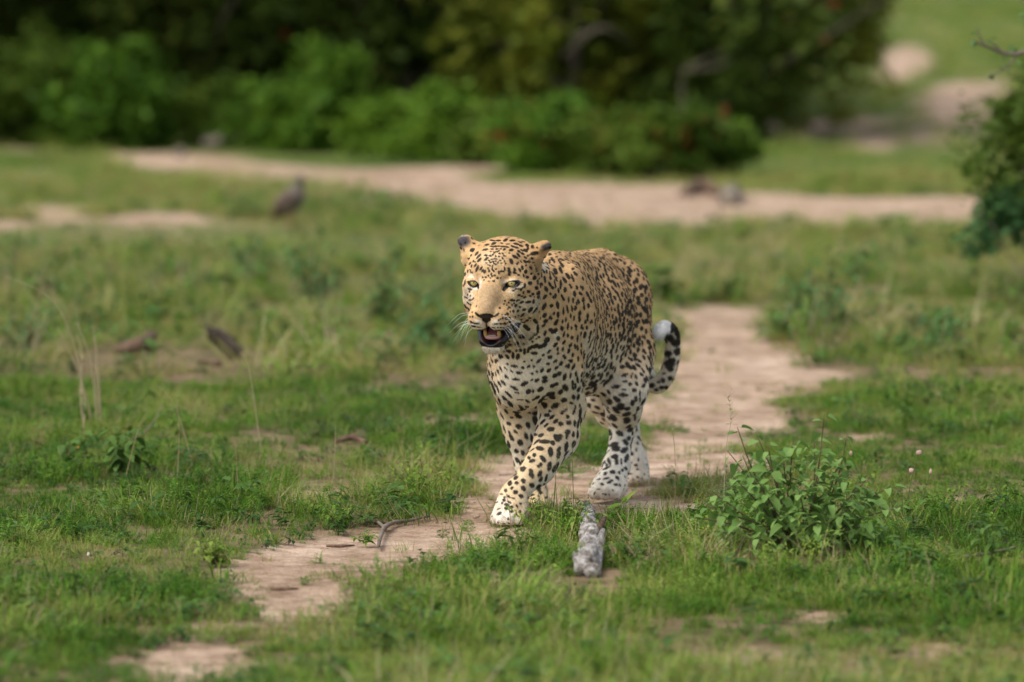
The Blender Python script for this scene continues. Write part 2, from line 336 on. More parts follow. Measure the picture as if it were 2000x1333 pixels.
# markings of the coat, grouped by patch of the body: x, y, half length, half width, turn
MARKS = [
(890, 455, 13.333, [
(435,450,60,45,-20),(550,540,60,20,-50),(600,610,75,22,-45),(615,705,65,25,-45),(770,440,75,20,-12),(815,315,55,18,-10),(970,205,70,14,5),(1115,205,60,18,0),
(1295,195,60,25,-25),(1475,205,70,18,-5),(990,280,60,25,-20),(1360,295,45,10,0),(1200,275,30,12,20),(950,360,60,14,10),(1040,355,40,18,0),
(1110,350,25,14,0),(1190,360,30,12,0),(1250,360,30,14,10),(1330,370,50,14,10),(1500,360,60,18,20),(1575,385,40,18,25),(1265,435,35,20,-30),(1450,450,55,30,-10),
(950,425,40,14,0),(1070,425,30,15,0),(1170,420,25,12,0),(1110,480,35,14,-45),(910,490,18,12,0),(1000,515,22,12,60),(1045,495,20,12,-50),(1140,540,22,20,0),(1220,540,30,14,50),
(1400,530,18,14,0),(790,590,40,20,0),(900,600,35,18,10),(970,570,28,18,-30),(1040,605,25,14,70),(1130,620,22,16,0),(1270,600,40,12,5),(1550,630,80,28,28),(1590,650,40,25,28),
(1445,740,70,40,60),(820,655,35,20,0),(780,700,35,22,-30),(870,725,25,18,0),(940,690,30,12,0),(1010,680,25,15,0),(1070,690,22,14,0),(1220,660,30,16,60),(1160,720,20,14,0),
(910,770,25,14,0),(980,750,22,14,0),(1040,740,25,14,0),(1110,770,30,14,-60),(1270,740,25,12,90),(800,785,25,12,0),(850,840,22,14,0),(900,860,20,12,0),(960,870,40,14,-75),
(1050,820,25,12,0),(1190,790,20,12,0),(1300,810,22,14,90),(1000,800,20,12,0),(460,740,25,15,-80),(500,760,18,10,0),(370,800,40,14,-50),(410,870,40,14,-75),(510,850,50,18,-55),
(560,930,80,28,-65),(660,930,48,22,-60),(700,990,45,20,-55),(760,1015,42,28,-70),(865,990,38,20,-85),(840,920,22,16,0),(950,930,40,14,-75),(1055,945,20,18,0),(985,990,35,18,50),
(1120,1030,42,20,85),(1190,1000,30,22,0),(1275,930,45,18,80),(1250,1000,30,18,-30),(930,1070,35,16,-75),(850,1120,20,22,0),(950,1135,22,16,-80),(1020,1115,28,22,0),(785,1160,25,22,0),
(705,1165,15,18,0),(905,1175,14,14,0),(1095,1180,25,25,0),(1165,1175,16,14,0),(740,1225,14,14,0),(860,1260,18,12,0),(990,1255,30,18,0),(1395,990,85,35,75),(1400,1080,40,30,90),
(315,1000,38,14,-80),(245,1080,42,16,-75),(370,970,20,10,0),(350,670,25,14,-50),(400,590,30,14,-60),(280,860,14,14,0),(390,1020,20,8,60),(430,1040,20,8,60),(1535,960,45,28,70),(1540,1040,50,25,20)]),
(980, 455, 13.333, [
(380,295,70,18,12),(495,340,50,18,22),(380,385,60,18,15),(480,255,60,8,20),(560,235,50,10,15),(660,330,48,28,20),(680,400,50,28,75),(800,370,45,35,60),(925,388,18,14,0),
(620,465,60,30,30),(530,460,50,14,30),(445,485,45,22,35),(545,545,40,20,25),(430,580,60,25,50),(850,535,95,45,-12),(720,580,25,14,0),(685,610,35,18,40),(620,650,48,20,35),
(780,680,28,28,0),(605,750,42,28,45),(690,765,35,18,40),(500,755,35,8,50),(400,810,25,20,-50),(430,770,20,10,40),(800,785,30,12,-20),(630,850,14,20,0),(530,900,28,38,0),
(545,945,20,25,0),(470,975,50,24,60),(625,1010,38,42,0),(740,920,45,18,70),(840,860,20,14,0),(870,950,50,12,75),(880,1000,30,10,75),(760,1070,16,22,0),(440,1100,25,20,0),
(570,1120,38,16,75),(665,1160,35,30,0),(840,1180,50,32,80),(930,1090,20,25,0),(975,1195,16,18,0),(1165,1010,45,18,80),(1250,1060,60,14,80),(1265,1180,45,25,80),(1120,1220,85,25,85),
(1320,700,70,28,50),(1360,750,45,20,60),(1245,760,70,20,95),(1390,1010,75,50,60),(1520,950,75,35,70),(1550,1010,50,30,60),(1570,850,60,30,60),(1500,750,80,20,60)]),
(890, 540, 13.333, [
(240,170,70,14,95),(195,240,30,10,90),(370,340,60,18,15),(360,405,16,14,0),(310,480,18,12,90),(380,510,16,10,0),(240,540,14,14,0),(280,560,40,10,30),(380,620,45,16,0),(450,590,30,10,-50),
(320,700,40,12,40),(390,740,30,10,20),(540,780,22,8,-70),(255,790,60,16,60),(335,860,50,14,60),(430,935,14,12,0),(440,1050,18,22,0),(375,1060,14,20,0),(400,1180,35,14,30),(490,1225,110,16,10),
(470,1305,60,18,12),(1150,825,25,25,0),(1285,640,20,20,0),(1380,690,25,12,0),(1330,750,20,14,0),(1260,720,14,14,0),(1400,810,35,18,40),(1360,850,18,14,60),(1350,980,35,25,50),(1295,1000,16,14,0),
(1225,1090,20,28,0),(1320,1100,32,24,0),(1410,1090,28,22,0),(1215,1010,12,12,0),(1170,1110,20,14,-40),(1125,1140,20,14,-30),(1050,1245,70,9,-3),(1180,1240,40,14,0),(1285,1235,45,24,0),
(1400,1195,50,20,-15),(1505,910,22,32,0),(1420,920,14,20,0),(1480,625,60,20,0),(1470,750,14,14,0)]),
(980, 540, 13.333, [
(600,240,60,22,90),(550,290,18,18,0),(500,340,25,30,0),(310,370,40,14,-10),(370,330,30,12,-10),(440,330,25,14,0),(450,495,35,22,-10),(530,520,25,14,-20),(565,425,30,18,90),(595,550,38,18,-25),
(695,395,38,32,45),(810,460,32,28,-30),(750,515,30,22,0),(740,180,48,42,0),(920,165,60,22,88),(895,310,45,30,60),(940,440,50,28,-65),(940,535,38,22,90),(850,540,12,12,0),(1005,240,65,20,90),
(1045,200,40,14,80),(1150,330,70,38,60),(1120,540,75,32,-48),(1250,210,60,25,65),(1320,300,35,35,0),(1395,250,60,14,85),(1370,150,50,14,90),(1530,170,75,25,90),(1525,290,40,20,90),
(1475,375,60,20,80),(1265,460,28,32,0),(1390,510,30,55,0),(1350,540,30,35,0),(1565,520,50,20,70),(270,620,50,16,5),(320,630,28,20,0),(400,635,30,14,-40),(450,620,20,10,0),(520,680,55,22,-22),
(695,675,65,28,-15),(830,660,48,25,95),(365,765,40,24,-60),(325,710,18,14,0),(470,805,25,18,-20),(420,905,32,22,-55),(305,910,30,20,90),(585,870,45,30,-20),(750,870,75,38,-52),
(540,1010,60,22,-42),(355,1060,22,16,90),(430,1030,12,12,0),(860,890,90,10,-55),(1100,790,95,38,-65),(1290,770,42,40,-30),(1455,750,90,30,80),(1115,1020,62,42,-50),(1140,1170,60,42,-30),
(1355,970,40,28,-50),(1465,1000,70,26,90),(1410,1200,85,32,-55),(875,1170,75,38,50),(1580,1180,40,20,90),(730,1090,35,14,0),(660,1150,40,18,-20),(510,1130,30,10,0),(590,1200,30,12,-40),
(520,1200,25,12,0),(470,1240,25,18,-20),(610,1310,50,40,45)]),
(900, 600, 13.333, [(370,425,110,14,8),(350,510,60,14,12),(460,525,60,8,5),(370,600,50,14,25),(830,530,20,10,0),(880,545,22,12,0),(965,545,25,14,0),(1040,540,30,14,0),(1120,545,35,14,-5),(1220,520,40,14,-15),
(920,605,18,12,0),(1000,610,22,16,0),(310,250,20,24,0),(1060,640,30,12,0)]),
(1000, 630, 13.333, [
(360,120,75,45,40),(430,180,45,40,0),(670,150,90,30,90),(670,230,40,25,90),(600,310,60,35,-10),(240,360,80,38,0),(490,400,75,35,-35),(530,500,22,20,0),(700,385,30,25,0),(130,520,60,40,-20),
(295,540,30,25,0),(160,620,50,14,0),(640,425,28,14,-30),(115,740,30,35,0),(215,725,45,40,0),(325,750,75,38,90),(415,745,50,30,90),(480,660,85,42,-30),(620,620,80,48,-30),(740,630,80,48,-20),
(840,590,75,50,-30),(905,460,80,60,-50),(25,860,90,35,85),(150,890,70,45,-75),(1010,195,60,42,0),(1120,220,75,45,-55),(1060,265,50,30,0),(820,80,50,30,-30),(1130,30,50,40,-30),(1200,420,55,42,90),
(1300,160,60,40,80),(1455,100,85,28,-80),(1545,150,40,22,90),(1350,310,75,22,-75),(1450,340,50,25,90),(1560,400,40,45,0),(1130,580,75,35,-45),(1350,520,60,28,-50),(1190,690,50,25,-80),
(1200,810,32,35,0),(1320,700,50,28,-75),(1520,590,60,32,-50),(1475,740,60,35,-70),(1365,900,55,42,60),(1580,850,60,30,90),(960,760,65,26,-40),(990,905,62,40,-15),(810,850,40,28,-50),
(515,985,28,18,-60),(320,1020,25,20,0),(690,1010,85,30,-45),(435,1145,55,28,-35),(570,1150,35,28,90),(280,1180,40,30,30),(60,1145,85,35,10),(940,1080,50,32,-10),(1120,1020,60,30,-35),
(1275,1070,60,45,-60),(1160,1180,60,30,-35),(1450,1150,65,45,20),(1530,1010,50,42,30),(960,1250,62,42,-40),(780,1250,65,30,-60),(655,1280,30,28,0),(180,1310,70,30,5),(1240,1310,50,30,0)]),
(940, 680, 7.619, [
(450,345,35,15,30),(575,370,45,15,-5),(375,430,45,22,40),(515,465,60,22,5),(485,595,75,25,28),(640,530,70,32,-25),(530,665,38,12,8),(330,520,60,20,48),(270,530,60,14,60),
(410,695,85,20,45),(250,350,55,14,65),(290,310,50,14,60),(360,300,35,10,40),(390,240,25,14,45),(215,200,40,14,75),(240,180,30,14,70),(130,250,50,10,75),(170,200,30,10,70),
(180,390,40,8,75),(215,385,40,8,75),(240,600,80,12,70),(350,750,60,20,45),(430,830,65,28,50),(590,880,60,25,45),(680,870,35,20,15),(690,790,45,20,30),(370,940,50,20,55),(380,870,20,12,0),
(550,1010,65,32,35),(455,1035,30,18,0),(410,1130,45,30,30),(555,1170,55,38,15),(695,1150,55,38,70),(805,1080,85,45,75),(800,970,50,35,0),(715,965,25,15,0),(420,1260,40,18,65),(510,1250,45,22,40),
(805,1290,35,22,0),(665,1290,40,28,60),(745,1310,30,20,60),(270,780,60,14,70),(310,1010,70,10,65),(345,1210,70,10,70),(700,650,45,40,-30),(770,640,20,25,0),(580,770,60,10,0),(750,480,30,15,-30),
(825,480,48,28,-40),(945,440,48,32,-10),(945,495,48,32,-10),(755,380,28,20,0),(1095,410,50,32,-35),(1160,380,42,28,-40),(880,615,60,38,-30),(1060,560,50,32,-20),(1120,535,35,30,0),(1240,430,65,28,-75),
(1325,410,55,18,95),(1410,390,45,22,90),(1250,590,60,42,50),(1180,655,52,35,-40),(1030,685,75,42,-5),(895,785,68,42,-45),(1230,775,50,38,-10),(1100,860,75,42,-35),(1375,730,42,30,70),(1440,730,55,25,-80),
(1340,820,35,25,0),(1450,610,48,25,-70),(1400,870,30,14,80),(1465,860,35,16,90),(1205,960,40,25,-50),(1260,920,40,22,-50),(1380,940,60,20,-70),(980,1000,50,30,0),(1050,1030,55,25,-40),
(1110,1090,50,30,-30),(1185,1130,40,42,0),(1285,1025,28,30,0),(1300,1110,40,40,0),(965,1150,50,18,-40),(1035,1210,65,38,-10),(1390,1120,60,20,90),(1440,1130,90,20,100),(1290,1250,52,42,0),
(1370,1290,50,25,90),(890,1300,55,28,-20),(1110,1310,50,30,0),(1180,1310,40,30,0),(1360,520,45,20,80),(1400,570,50,20,90),(1360,590,45,18,70),(1020,940,30,22,0),(1510,530,50,14,90),(1430,470,60,20,80),
(1370,280,60,22,-60),(1290,270,40,35,0),(1330,190,40,28,0),(1440,160,45,16,90),(1500,270,40,16,90)]),
(940, 850, 7.619, [
(410,140,60,20,70),(450,40,55,28,60),(580,115,50,42,40),(520,240,38,28,30),(540,375,50,28,50),(620,270,40,28,60),(455,340,60,12,65),(755,60,50,28,80),(670,30,50,28,70),(485,420,50,10,70),
(940,100,85,30,0),(870,200,65,30,10),(745,165,70,16,-38),(700,270,45,15,-40),(1030,250,75,38,85),(1150,300,60,32,-75),(1155,215,45,28,-60),(1265,175,75,28,-80),(1140,50,60,50,20),(1275,20,40,25,90),
(1265,275,60,14,-50),(790,300,30,28,0),(760,385,50,30,-20),(710,340,25,25,0),(595,410,40,25,-35),(870,450,50,30,-30),(620,505,48,38,-10),(1015,465,75,32,-80),(1105,485,80,35,-52),(740,540,42,30,70),
(750,600,50,35,50),(870,580,60,30,-65),(885,660,45,25,-60),(515,635,42,28,-40),(485,590,35,14,-50),(625,680,38,32,60),(425,720,42,32,-60),(525,715,28,25,0),(300,755,35,14,-45),(455,790,30,18,-20),
(365,825,22,25,0),(510,850,35,32,0),(625,795,45,32,45),(750,750,42,35,30),(855,800,42,32,-70),(965,640,60,18,-75),(590,910,38,28,40),(885,860,28,22,0),(340,970,25,25,0),(225,935,20,14,0),
(300,880,30,8,0),(405,915,30,15,40),(345,925,20,14,0),(470,935,30,10,10),(415,1000,35,12,30),(380,1040,40,25,20),(310,1015,16,16,0),(450,1070,25,20,0),(370,1090,30,22,0),(585,1020,22,14,30),
(530,1060,14,30,-30),(260,1100,30,8,-20),(235,1000,25,7,-10),(450,1140,28,20,0),(575,1140,25,20,60),(265,1170,40,20,-30),(530,1190,35,10,60),(700,930,20,14,0),(770,885,20,14,0),(965,930,22,18,0),
(940,740,30,16,80),(850,910,16,12,0)]),
(1120, 690, 7.4045, [
(680,775,85,62,-12),(720,605,85,32,2),(610,490,80,32,-12),(740,320,65,28,-20),(750,405,45,18,-10),(575,935,80,52,40),(770,890,80,42,-25),(770,970,68,62,0),(520,700,58,42,55),(855,720,55,35,90),
(905,660,50,28,90),(930,810,60,25,-75),(890,940,50,22,90),(530,1150,70,28,70),(670,1160,75,48,30),(820,1110,60,42,-35),(800,1230,42,38,-40),(875,540,42,38,0),(730,530,35,22,0),(815,450,38,28,0),
(780,170,62,38,70),(915,440,40,25,60),(905,345,45,22,80),(510,560,45,28,60),(345,790,60,25,25),(285,680,45,20,20),(430,720,55,22,80),(430,890,60,38,40),(435,960,40,18,60),(960,580,50,16,90),
(965,660,60,14,90),(845,320,50,14,-70),(320,100,48,40,0),(285,220,45,40,0),(350,165,30,30,0),(190,180,50,22,90),(190,310,40,30,90),(280,350,60,30,-45),(250,440,60,35,-50),(310,520,55,25,-50),
(400,340,75,25,-70),(460,430,70,28,-60),(430,180,60,25,-50),(540,180,70,25,-75),(490,300,50,22,-60),(600,240,50,14,-75),(550,50,50,20,90),(460,110,50,20,-60),(200,580,50,30,-30),(290,610,40,20,-20),(350,620,30,20,0),
(1420,110,75,50,-10),(1400,230,60,60,0),(1370,190,60,55,0),(1380,30,50,40,0),(1500,10,50,40,0),(1510,140,50,22,-70),(1400,370,50,38,30),(1290,400,45,42,0),(1230,420,30,25,0),(1270,500,40,35,0),
(1195,530,35,30,0),(1130,470,60,42,0),(1100,580,50,14,20),(1110,260,80,30,80),(1060,370,50,50,0),(1340,500,40,30,60),(1310,300,40,14,-20)]),
(880, 440, 4.167, [(1790,920,40,24,60),(1840,870,70,22,70),(1835,960,40,28,0),(1770,1050,30,25,0),(1850,1030,35,25,0),(1780,1130,42,32,0),(1705,962,30,12,0),(1805,840,14,40,0),(1770,905,20,28,0)]),
(1120, 850, 8.889, [
(735,225,80,58,20),(885,265,70,45,-30),(925,400,80,35,-65),(620,470,70,28,75),(575,520,55,16,70),(745,460,60,38,80),(830,460,55,20,85),(550,670,35,25,-30),(680,645,50,35,0),(795,650,28,18,90),
(850,610,25,25,0),(570,755,60,20,-18),(640,810,65,22,-25),(765,745,45,22,50),(500,855,35,22,0),(735,860,40,25,0),(800,870,22,20,0),(440,765,35,12,-20),(435,940,25,12,0),(690,960,20,14,0),
(1010,320,42,28,60),(1090,255,32,22,70),(1110,140,32,18,80),(1125,435,30,18,90),(1080,525,35,20,0),(910,580,38,22,30),(955,670,20,16,0),(1000,480,16,16,0),(1115,595,20,14,0),(1010,120,90,12,-70),
(560,1030,20,14,0),(620,1040,16,20,0),(510,1020,18,10,0),(370,1010,35,12,-70)]),
(1060, 480, 6.346, [
(1080,690,32,35,0),(1105,760,25,36,0),(1070,840,30,42,0),(1180,650,28,32,0),(1185,710,35,35,0),(1135,560,28,40,0),(1210,520,30,35,0),(1280,520,25,36,0),(1225,615,25,28,0),(1285,665,24,35,0),
(1270,800,55,30,60),(1160,860,40,30,-40),(1210,860,25,35,0),(1180,945,36,28,-40),(1160,995,26,32,0),(1285,940,35,36,0),(1225,1030,25,35,0),(1080,965,24,36,0),(1085,1035,26,35,0),(1140,1115,28,30,0),
(1080,1175,25,30,0),(1200,1150,20,38,0),(1130,1240,20,36,0),(1235,1210,15,42,0),(1280,1060,18,36,0),(1065,1260,20,36,0),(1130,460,18,32,0),(1060,540,15,42,0),(1180,1290,20,36,0),
(40,540,35,25,60),(25,420,30,16,80),(80,470,22,14,60),(120,520,18,20,0),(220,480,50,14,85),(275,550,22,35,0),(270,430,50,20,55),(310,380,50,22,60),(370,400,60,14,70),(190,555,35,10,80),(150,630,20,25,0),
(250,650,45,16,70),(180,740,50,20,85),(320,670,40,12,90),(375,680,40,12,90),(100,745,20,20,0),(305,790,55,12,80),(360,780,45,12,85),(255,810,50,12,90),(345,870,35,12,90),(385,900,35,12,90),(185,860,35,16,90),(285,920,40,12,90)]),
]
# patches of ground colour: origin, scale, then x, y, half length, half width, turn, colour key, strength
PATCHES = [
(890, 455, 13.333, [(200,235,175,165,-20,'ear',1),(45,340,45,200,10,'white',.9),(190,78,150,16,0,'white',.5),(390,1130,140,70,0,'white',.42),(180,860,130,120,0,'white',.7),(900,700,330,200,0,'pale',.5),(200,570,120,90,0,'tan',.8)]),
(980, 455, 13.333, [(1160,370,170,95,-28,'ear',1),(1260,285,100,60,0,'ear',1),(1290,420,60,60,0,'white',.8),(1270,240,70,25,0,'white',.7),(1080,850,170,190,0,'grey',.9),(1060,560,240,60,-28,'orange',.8),(950,450,180,90,20,'orange',.6)]),
(890, 540, 13.333, [(620,190,60,150,0,'white',.65),(440,300,170,50,10,'white',.75),(300,520,150,220,0,'white',.55),(870,330,170,160,0,'orange',.25),(500,1000,110,130,0,'orange',.4),(600,1190,110,60,20,'white',.8),(1030,1190,120,50,-20,'white',.8),(1200,900,160,180,0,'orange',.3),(850,600,330,420,0,'fawn',.8),(560,650,50,260,15,'tan',.7)]),
(980, 540, 13.333, [(390,320,230,50,-22,'white',.8),(90,160,110,90,0,'white',.45),(350,110,180,35,12,'white',.5),(600,800,330,280,0,'grey',.75),(930,700,60,260,15,'grey',.8),(400,450,160,100,0,'pale',.8),(150,800,100,250,0,'orange',.35)]),
(900, 600, 13.333, [(470,560,240,140,10,'white',.8),(880,580,300,130,10,'white',.8),(620,1150,190,80,5,'white',1),(1000,1150,220,70,5,'white',.8),(1500,500,150,150,0,'white',.8),(1560,800,220,200,0,'grey',.7)]),
(1000, 630, 13.333, [(560,850,620,110,-30,'white',.8),(500,1000,500,300,0,'white',.55),(1150,330,90,130,-30,'white',.7),(400,1300,400,160,0,'white',.8)]),
(940, 680, 7.619, [(600,400,350,330,0,'white',.75),(850,850,260,250,0,'white',.9),(930,1010,130,110,0,'white',1),(780,1150,130,280,0,'white',1),(560,750,260,260,0,'grey',.5),(350,1000,200,500,-15,'pale',.6),(1150,1000,300,400,0,'pale',.6)]),
(940, 850, 7.619, [(770,80,90,120,0,'white',1),(450,700,350,500,35,'pale',.8),(900,250,300,300,0,'pale',.7),(250,1100,230,200,0,'white',.7)]),
(1120, 690, 7.4045, [(700,950,330,400,0,'white',1),(450,650,230,300,0,'white',.9),(650,450,180,150,0,'white',.6),(350,350,220,280,0,'white',.75),(1350,350,400,400,0,'white',.9),(560,350,120,200,-30,'grey',.7)]),
(1120, 850, 8.889, [(700,600,600,700,0,'white',1),(500,1050,330,140,0,'dusty',.6),(1050,700,250,300,0,'dusty',.4)]),
(880, 440, 4.167, [(1750,850,110,90,0,'snow',1),(1790,1050,150,200,0,'white',1)]),
]
# bare dark skin: eye rims, nose leather, lips
BARE = [
(890, 540, 13.333, [(465,185,162,122,15),(590,290,34,56,0),(800,1040,205,72,0),(800,1130,125,70,0),(800,1185,60,40,0),(565,1000,95,34,42),(1060,1015,100,34,-38),(802,1270,26,90,0)]),
(980, 540, 13.333, [(285,195,212,118,-8),(120,270,118,62,-40),(60,350,50,50,0),(480,150,90,16,5)]),
(900, 600, 13.333, [(490,860,50,200,0),(500,1000,60,70,0),(800,1000,360,62,3),(1120,1040,130,70,-10),(1220,850,150,210,0),(1310,620,90,150,0),(1330,500,60,60,0),(1050,740,120,60,0)]),
]
COL = dict(tan=(.635,.43,.222), orange=(.62,.38,.168), fawn=(.37,.26,.145), pale=(.70,.545,.335), white=(.80,.745,.63), snow=(.84,.83,.80), grey=(.58,.52,.40), ear=(.10,.093,.098), dusty=(.42,.33,.24), black=(.014,.011,.009), brown=(.30,.14,.05))
COL = {k: np.array(v) for k, v in COL.items()}

class Stamps:
    """elliptical marks on the skin: centre, three scaled axes"""
    def __init__(s): s.c = []; s.A = []; s.tag = []
    def add(s, c, a, b, n, tag): s.c.append(c); s.A.append((a, b, n)); s.tag.append(tag)
    def query(s, P, reach=1.35):
        """yield (stamp index array, point index array, q) pairs"""
        c = np.array(s.c); A = np.array(s.A)
        rad = reach/np.sqrt((A**2).sum(2)).min(1)     # largest half axis
        order = np.lexsort((P[:,2], P[:,1])); out = []
        cell = 0.02
        key = np.floor(P/cell).astype(np.int64)
        K = (key[:,0]+1000)*4000000+(key[:,1]+0)*2000+(key[:,2]+500)
        order = np.argsort(K, kind='stable'); Ks = K[order]
        I, Jn = [], []
        for i in range(len(c)):
            r = rad[i]; lo = np.floor((c[i]-r)/cell).astype(int); hi = np.floor((c[i]+r)/cell).astype(int)
            for x in range(lo[0], hi[0]+1):
                for y in range(lo[1], hi[1]+1):
                    k0 = (x+1000)*4000000+y*2000+lo[2]+500
                    a, b = np.searchsorted(Ks, k0), np.searchsorted(Ks, k0+hi[2]-lo[2]+1)
                    if b > a: Jn.append(order[a:b]); I.append(np.full(b-a, i))
        I = np.concatenate(I); Jn = np.concatenate(Jn)
        d = P[Jn]-c[I]
        q = np.sqrt(((A[I]*d[:,None,:]).sum(2)**2).sum(1))
        m = q < reach
        return I[m], Jn[m], q[m]

def pix_stamp(bvh, S, px, py, a, b, ang, tag, thick=None):
    d = Vector(pt(px, py, 12)-CAM).normalized()
    hit, n, _, dist = bvh.ray_cast(Vector(CAM), d)
    if hit is None: return None
    s = FPX/hit.y
    ca, sa = math.cos(math.radians(ang)), math.sin(math.radians(ang))
    R = np.array((1.0, 0, 0)); U = -UPV
    A = (R*ca+U*sa)*s/a; B = (-R*sa+U*ca)*s/b
    n = np.array(n); hit = np.array(hit)
    # read off on the tangent plane, so the mark has its own shape on the skin
    v = np.array(d); dn = v@n
    if abs(dn) < 0.18: dn = math.copysign(0.18, dn)
    pr = lambda W: W-n*(W@v)/dn
    A, B = pr(A), pr(B)
    # n direction reach
    r = max(a, b)/s
    S.add(hit, A, B, n/(thick or max(1.3*r, 0.012)), tag)
    return hit

def poisson(P, sp, M=None, seed=3):
    """dart throwing over candidate points with their own spacing; M stretches space"""
    rng = np.random.RandomState(seed); idx = rng.permutation(len(P)); Q = P@M.T if M is not None else P
    cell = float(sp.max()); grid = {}; keep = []
    Ck = np.floor(Q/cell).astype(int)
    Ql = Q.tolist(); spl = sp.tolist(); Cl = Ck.tolist()
    for i in idx:
        x, y, z = Ql[i]; a, b, c = Cl[i]; s2 = spl[i]**2; ok = True
        for u in (a-1, a, a+1):
            for v in (b-1, b, b+1):
                for w in (c-1, c, c+1):
                    for (p, q, r) in grid.get((u, v, w), ()):
                        if (p-x)**2+(q-y)**2+(r-z)**2 < s2: ok = False; break
                    if not ok: break
                if not ok: break
            if not ok: break
        if ok:
            grid.setdefault((a, b, c), []).append((x, y, z)); keep.append(i)
    return np.array(keep)

def sample_surface(V, T, N, n, w, seed):
    rng = np.random.RandomState(seed)
    a = V[T[:,0]]; e1 = V[T[:,1]]-a; e2 = V[T[:,2]]-a
    ar = np.linalg.norm(np.cross(e1, e2), axis=1)*0.5*w
    t = np.searchsorted(np.cumsum(ar)/ar.sum(), rng.rand(n)); t = np.minimum(t, len(T)-1)
    u, v = rng.rand(n), rng.rand(n); m = u+v > 1; u[m], v[m] = 1-u[m], 1-v[m]
    P = a[t]+e1[t]*u[:,None]+e2[t]*v[:,None]
    w0 = (1-u-v)[:,None]
    Nn = N[T[t,0]]*w0+N[T[t,1]]*u[:,None]+N[T[t,2]]*v[:,None]
    return P, Nn/np.linalg.norm(Nn, axis=1)[:,None]

def seg_dist(P, a, b):
    d = b-a; t = np.clip(((P-a)@d)/(d@d), 0, 1)
    return np.linalg.norm(P-a-t[:,None]*d, axis=1)

